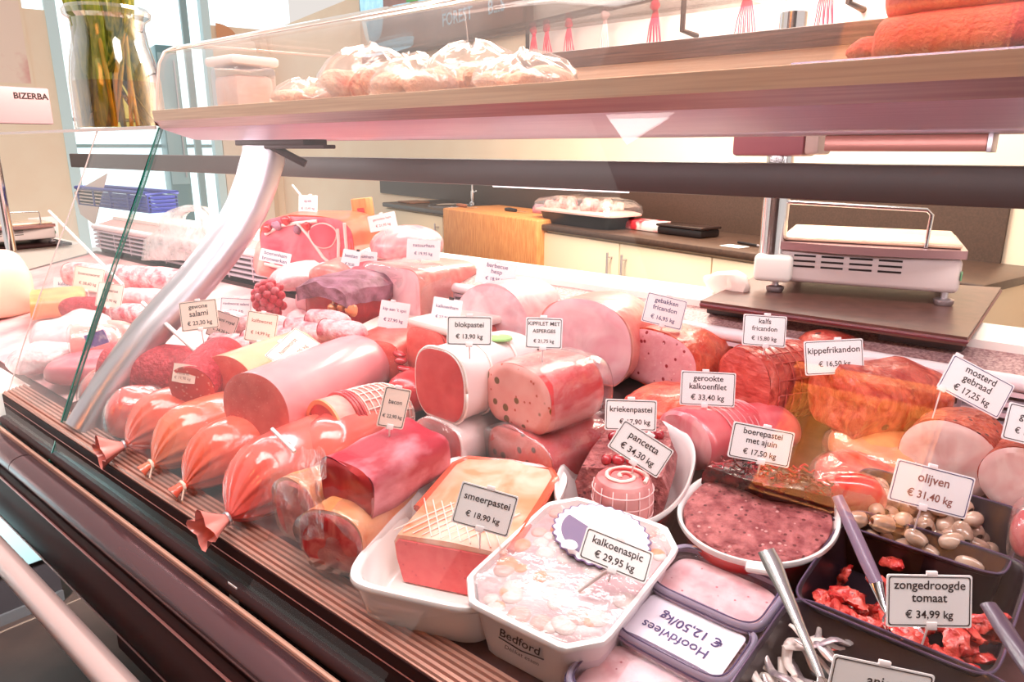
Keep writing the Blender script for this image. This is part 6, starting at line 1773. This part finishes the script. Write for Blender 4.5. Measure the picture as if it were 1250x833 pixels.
# vase of tulip stems on the neighbouring glass top
pb = Wz(150, 156, 1.466); Yv = .93
pv = W(149, 155, Yv); k = mpp(pv)
c = Vector((pv.x, Yv, 1.467))
r = thing('glass_vase', 'bulging clear glass jar of tulip stems and amber water on the glass top', 'vase', c)
Rb = 50 * k; Hh = (155 - 17) * k
prof = [(.0, .002), (Rb * .96, .001), (Rb, .006), (Rb * 1.0, Hh * .2), (Rb * .985, Hh * .42), (Rb * .92, Hh * .58), (Rb * .82, Hh * .72), (Rb * .775, Hh * .84), (Rb * .80, Hh * .90), (Rb * .92, Hh * .93), (Rb * .94, Hh * .97), (Rb * .88, Hh), (Rb * .80, Hh * .985), (Rb * .73, Hh * .90), (Rb * .72, Hh * .84), (Rb * .77, Hh * .70), (Rb * .87, Hh * .57), (Rb * .93, Hh * .42), (Rb * .95, Hh * .2), (Rb * .94, .008), (.0, .007)]
mb = MB(); mb.lathe(c, [(max(a, .0005), z) for a, z in prof], 48); obj('vase_body', mb, M['jar_glass'], r)
mb = MB(); mb.lathe(c, [(.0005, .0075), (Rb * .93, .0085), (Rb * .94, Hh * .2), (Rb * .925, Hh * .405), (.0005, Hh * .405)], 40); obj('water', mb, glassmat('amber_water', (.93, .74, .36, 1), .05, .7), r)
M['stem'] = pmat('tulip_stem', rgb(112, 128, 22), .4, col2=rgb(160, 160, 50), scale=20, stretch=(8, 8, 1))
M['leaf'] = pmat('tulip_leaf', rgb(58, 92, 22), .4, col2=rgb(170, 160, 50), scale=12, stretch=(10, 10, .7))
M['stem2'] = pmat('ochre_stem', rgb(206, 150, 50), .4, col2=rgb(150, 140, 40), scale=14, stretch=(8, 8, 1))
rv = random.Random(3)
fl = None
for i in range(24):
    a0 = rv.uniform(0, 6.28); a1 = a0 + (PI if i % 3 == 0 else 0) + rv.uniform(-1.2, 1.2); q0_ = rv.uniform(.3, .86); q1_ = rv.uniform(.25, .68)
    b0 = c + Vector((Rb * q0_ * math.cos(a0), Rb * q0_ * math.sin(a0), .012)); t1 = c + Vector((Rb * q1_ * math.cos(a1), Rb * q1_ * math.sin(a1), Hh * .88)); t2 = c + Vector((Rb * 1.7 * q1_ * math.cos(a1), Rb * 1.7 * q1_ * math.sin(a1), Hh * 1.6))
    mid = (b0 + t1) / 2 + Vector((rv.uniform(-.012, .012), rv.uniform(-.012, .012), 0))
    lf = i % 5 != 1
    mb = MB(); mb.tube([b0, mid, t1, t2], ([.008, .021, .018, .008] if lf else [.0055, .006, .006, .0055]), 10, flat=(.22 if lf else 1))
    obj('tulip_leaf' if lf else 'tulip_stem', mb, (M['leaf'], M['leaf'], M['stem'])[i % 3] if lf else M['stem2'], r)

# blue crate and things on the ledge at the left
p0, p1 = W(102, 288, 1.42), W(186, 286, 1.42)
ztop = W(150, 234, 1.42).z; zlo = 1.14
r = thing('blue_crate', 'dark blue slatted plastic crate on the ledge behind the floured sausages', 'crate', ((p0.x + p1.x) / 2, 1.5, zlo))
M['blue'] = pmat('crate_blue', rgb(40, 52, 150), .35)
mb = MB(); w_ = p1.x - p0.x
for s_ in range(4):
    z0 = zlo + .01 + (ztop - zlo - .02) * s_ / 4
    mb.box((p0.x, 1.42, z0), (p1.x, 1.432, z0 + (ztop - zlo) * .16), None, .002)
    mb.box((p0.x, 1.54, z0), (p1.x, 1.552, z0 + (ztop - zlo) * .16), None, .002)
    mb.box((p0.x, 1.42, z0), (p0.x + .012, 1.55, z0 + (ztop - zlo) * .16), None, .002)
    mb.box((p1.x - .012, 1.42, z0), (p1.x, 1.55, z0 + (ztop - zlo) * .16), None, .002)
for t in (0, .25, .5, .75, 1):
    mb.box((p0.x + (w_ - .02) * t, 1.418, zlo), (p0.x + (w_ - .02) * t + .02, 1.43, ztop), None, .002)
obj('slatted_side', mb, M['blue'], r)
mb = MB(); mb.box((p0.x - .006, 1.412, ztop - .012), (p1.x + .006, 1.558, ztop), None, .004); mb2 = MB()
mb2.box((p0.x, 1.42, zlo), (p1.x, 1.55, zlo + .008)); obj('crate_base', mb2, M['blue'], r)
mb = MB(); mb.tube([(p0.x, 1.418, ztop), (p1.x, 1.418, ztop), (p1.x, 1.552, ztop), (p0.x, 1.552, ztop), (p0.x, 1.418, ztop)], .009, 8); obj('crate_rim', mb, M['blue'], r)
# translucent paper leaf leaning in the crate
mb = MB()
pa = [W(85, 235, 1.40), W(125, 212, 1.40), W(110, 275, 1.40), W(93, 262, 1.40)]
q = Vector((0, .02, 0)); mb.loft([[p + q for p in pa], [p + q + Vector((0, .003, 0)) for p in pa]]); obj('paper_sheet', mb, M['cardcream'], label='cream paper sheet leaning against the blue crate', cat='paper')

# white carrier bag standing behind the sausages
bx = W(215, 318, 1.17)
k = mpp(bx)
r = thing('carrier_bag', 'white thin plastic carrier bag with handle hole behind the floured sausages', 'bag', (bx.x, 1.17, deckz(1.17)))
outl = [(172, 318), (176, 292), (192, 281), (198, 262), (212, 254), (230, 250), (246, 252), (256, 262), (261, 276), (262, 292), (256, 318)]
hole = [(222, 264), (232, 258), (242, 258), (247, 264), (248, 274), (242, 280), (232, 279), (224, 272)]
NB = 44
def resamp(pts, n):
    L_ = [0]
    for i in range(len(pts)):
        a, b = Vector(pts[i]), Vector(pts[(i + 1) % len(pts)]); L_.append(L_[-1] + (b - a).length)
    out = []
    for j in range(n):
        d = L_[-1] * j / n
        for i in range(len(pts)):
            if L_[i] <= d <= L_[i + 1]:
                f = (d - L_[i]) / (L_[i + 1] - L_[i]); out.append(Vector(pts[i]).lerp(Vector(pts[(i + 1) % len(pts)]), f)); break
    return out
o_ = resamp(outl, NB); h_ = resamp(hole, NB)
cen = Vector((235, 268))
def byang(l): 
    s = min(range(len(l)), key=lambda i: abs(math.atan2(l[i].y - cen.y, l[i].x - cen.x) + PI * .99)); return l[s:] + l[:s]
o_, h_ = byang(o_), byang(h_)
def bp(v, off): 
    p = W(v.x, v.y, 1.17); n_ = noise.noise(p * 16) * .012; return p + Vector((0, off + n_, 0))
mb = MB()
for off, in ((-.012,), (.03,)):
    rg = []
    for t in (0, .25, .5, .75, 1): rg.append([bp(a.lerp(b, t), off * (1 if 0 < t < 1 else .2)) for a, b in zip(o_, h_)])
    mb.loft(rg, False, False)
obj('bag_film', mb, M['bag'], r, sharp=180)
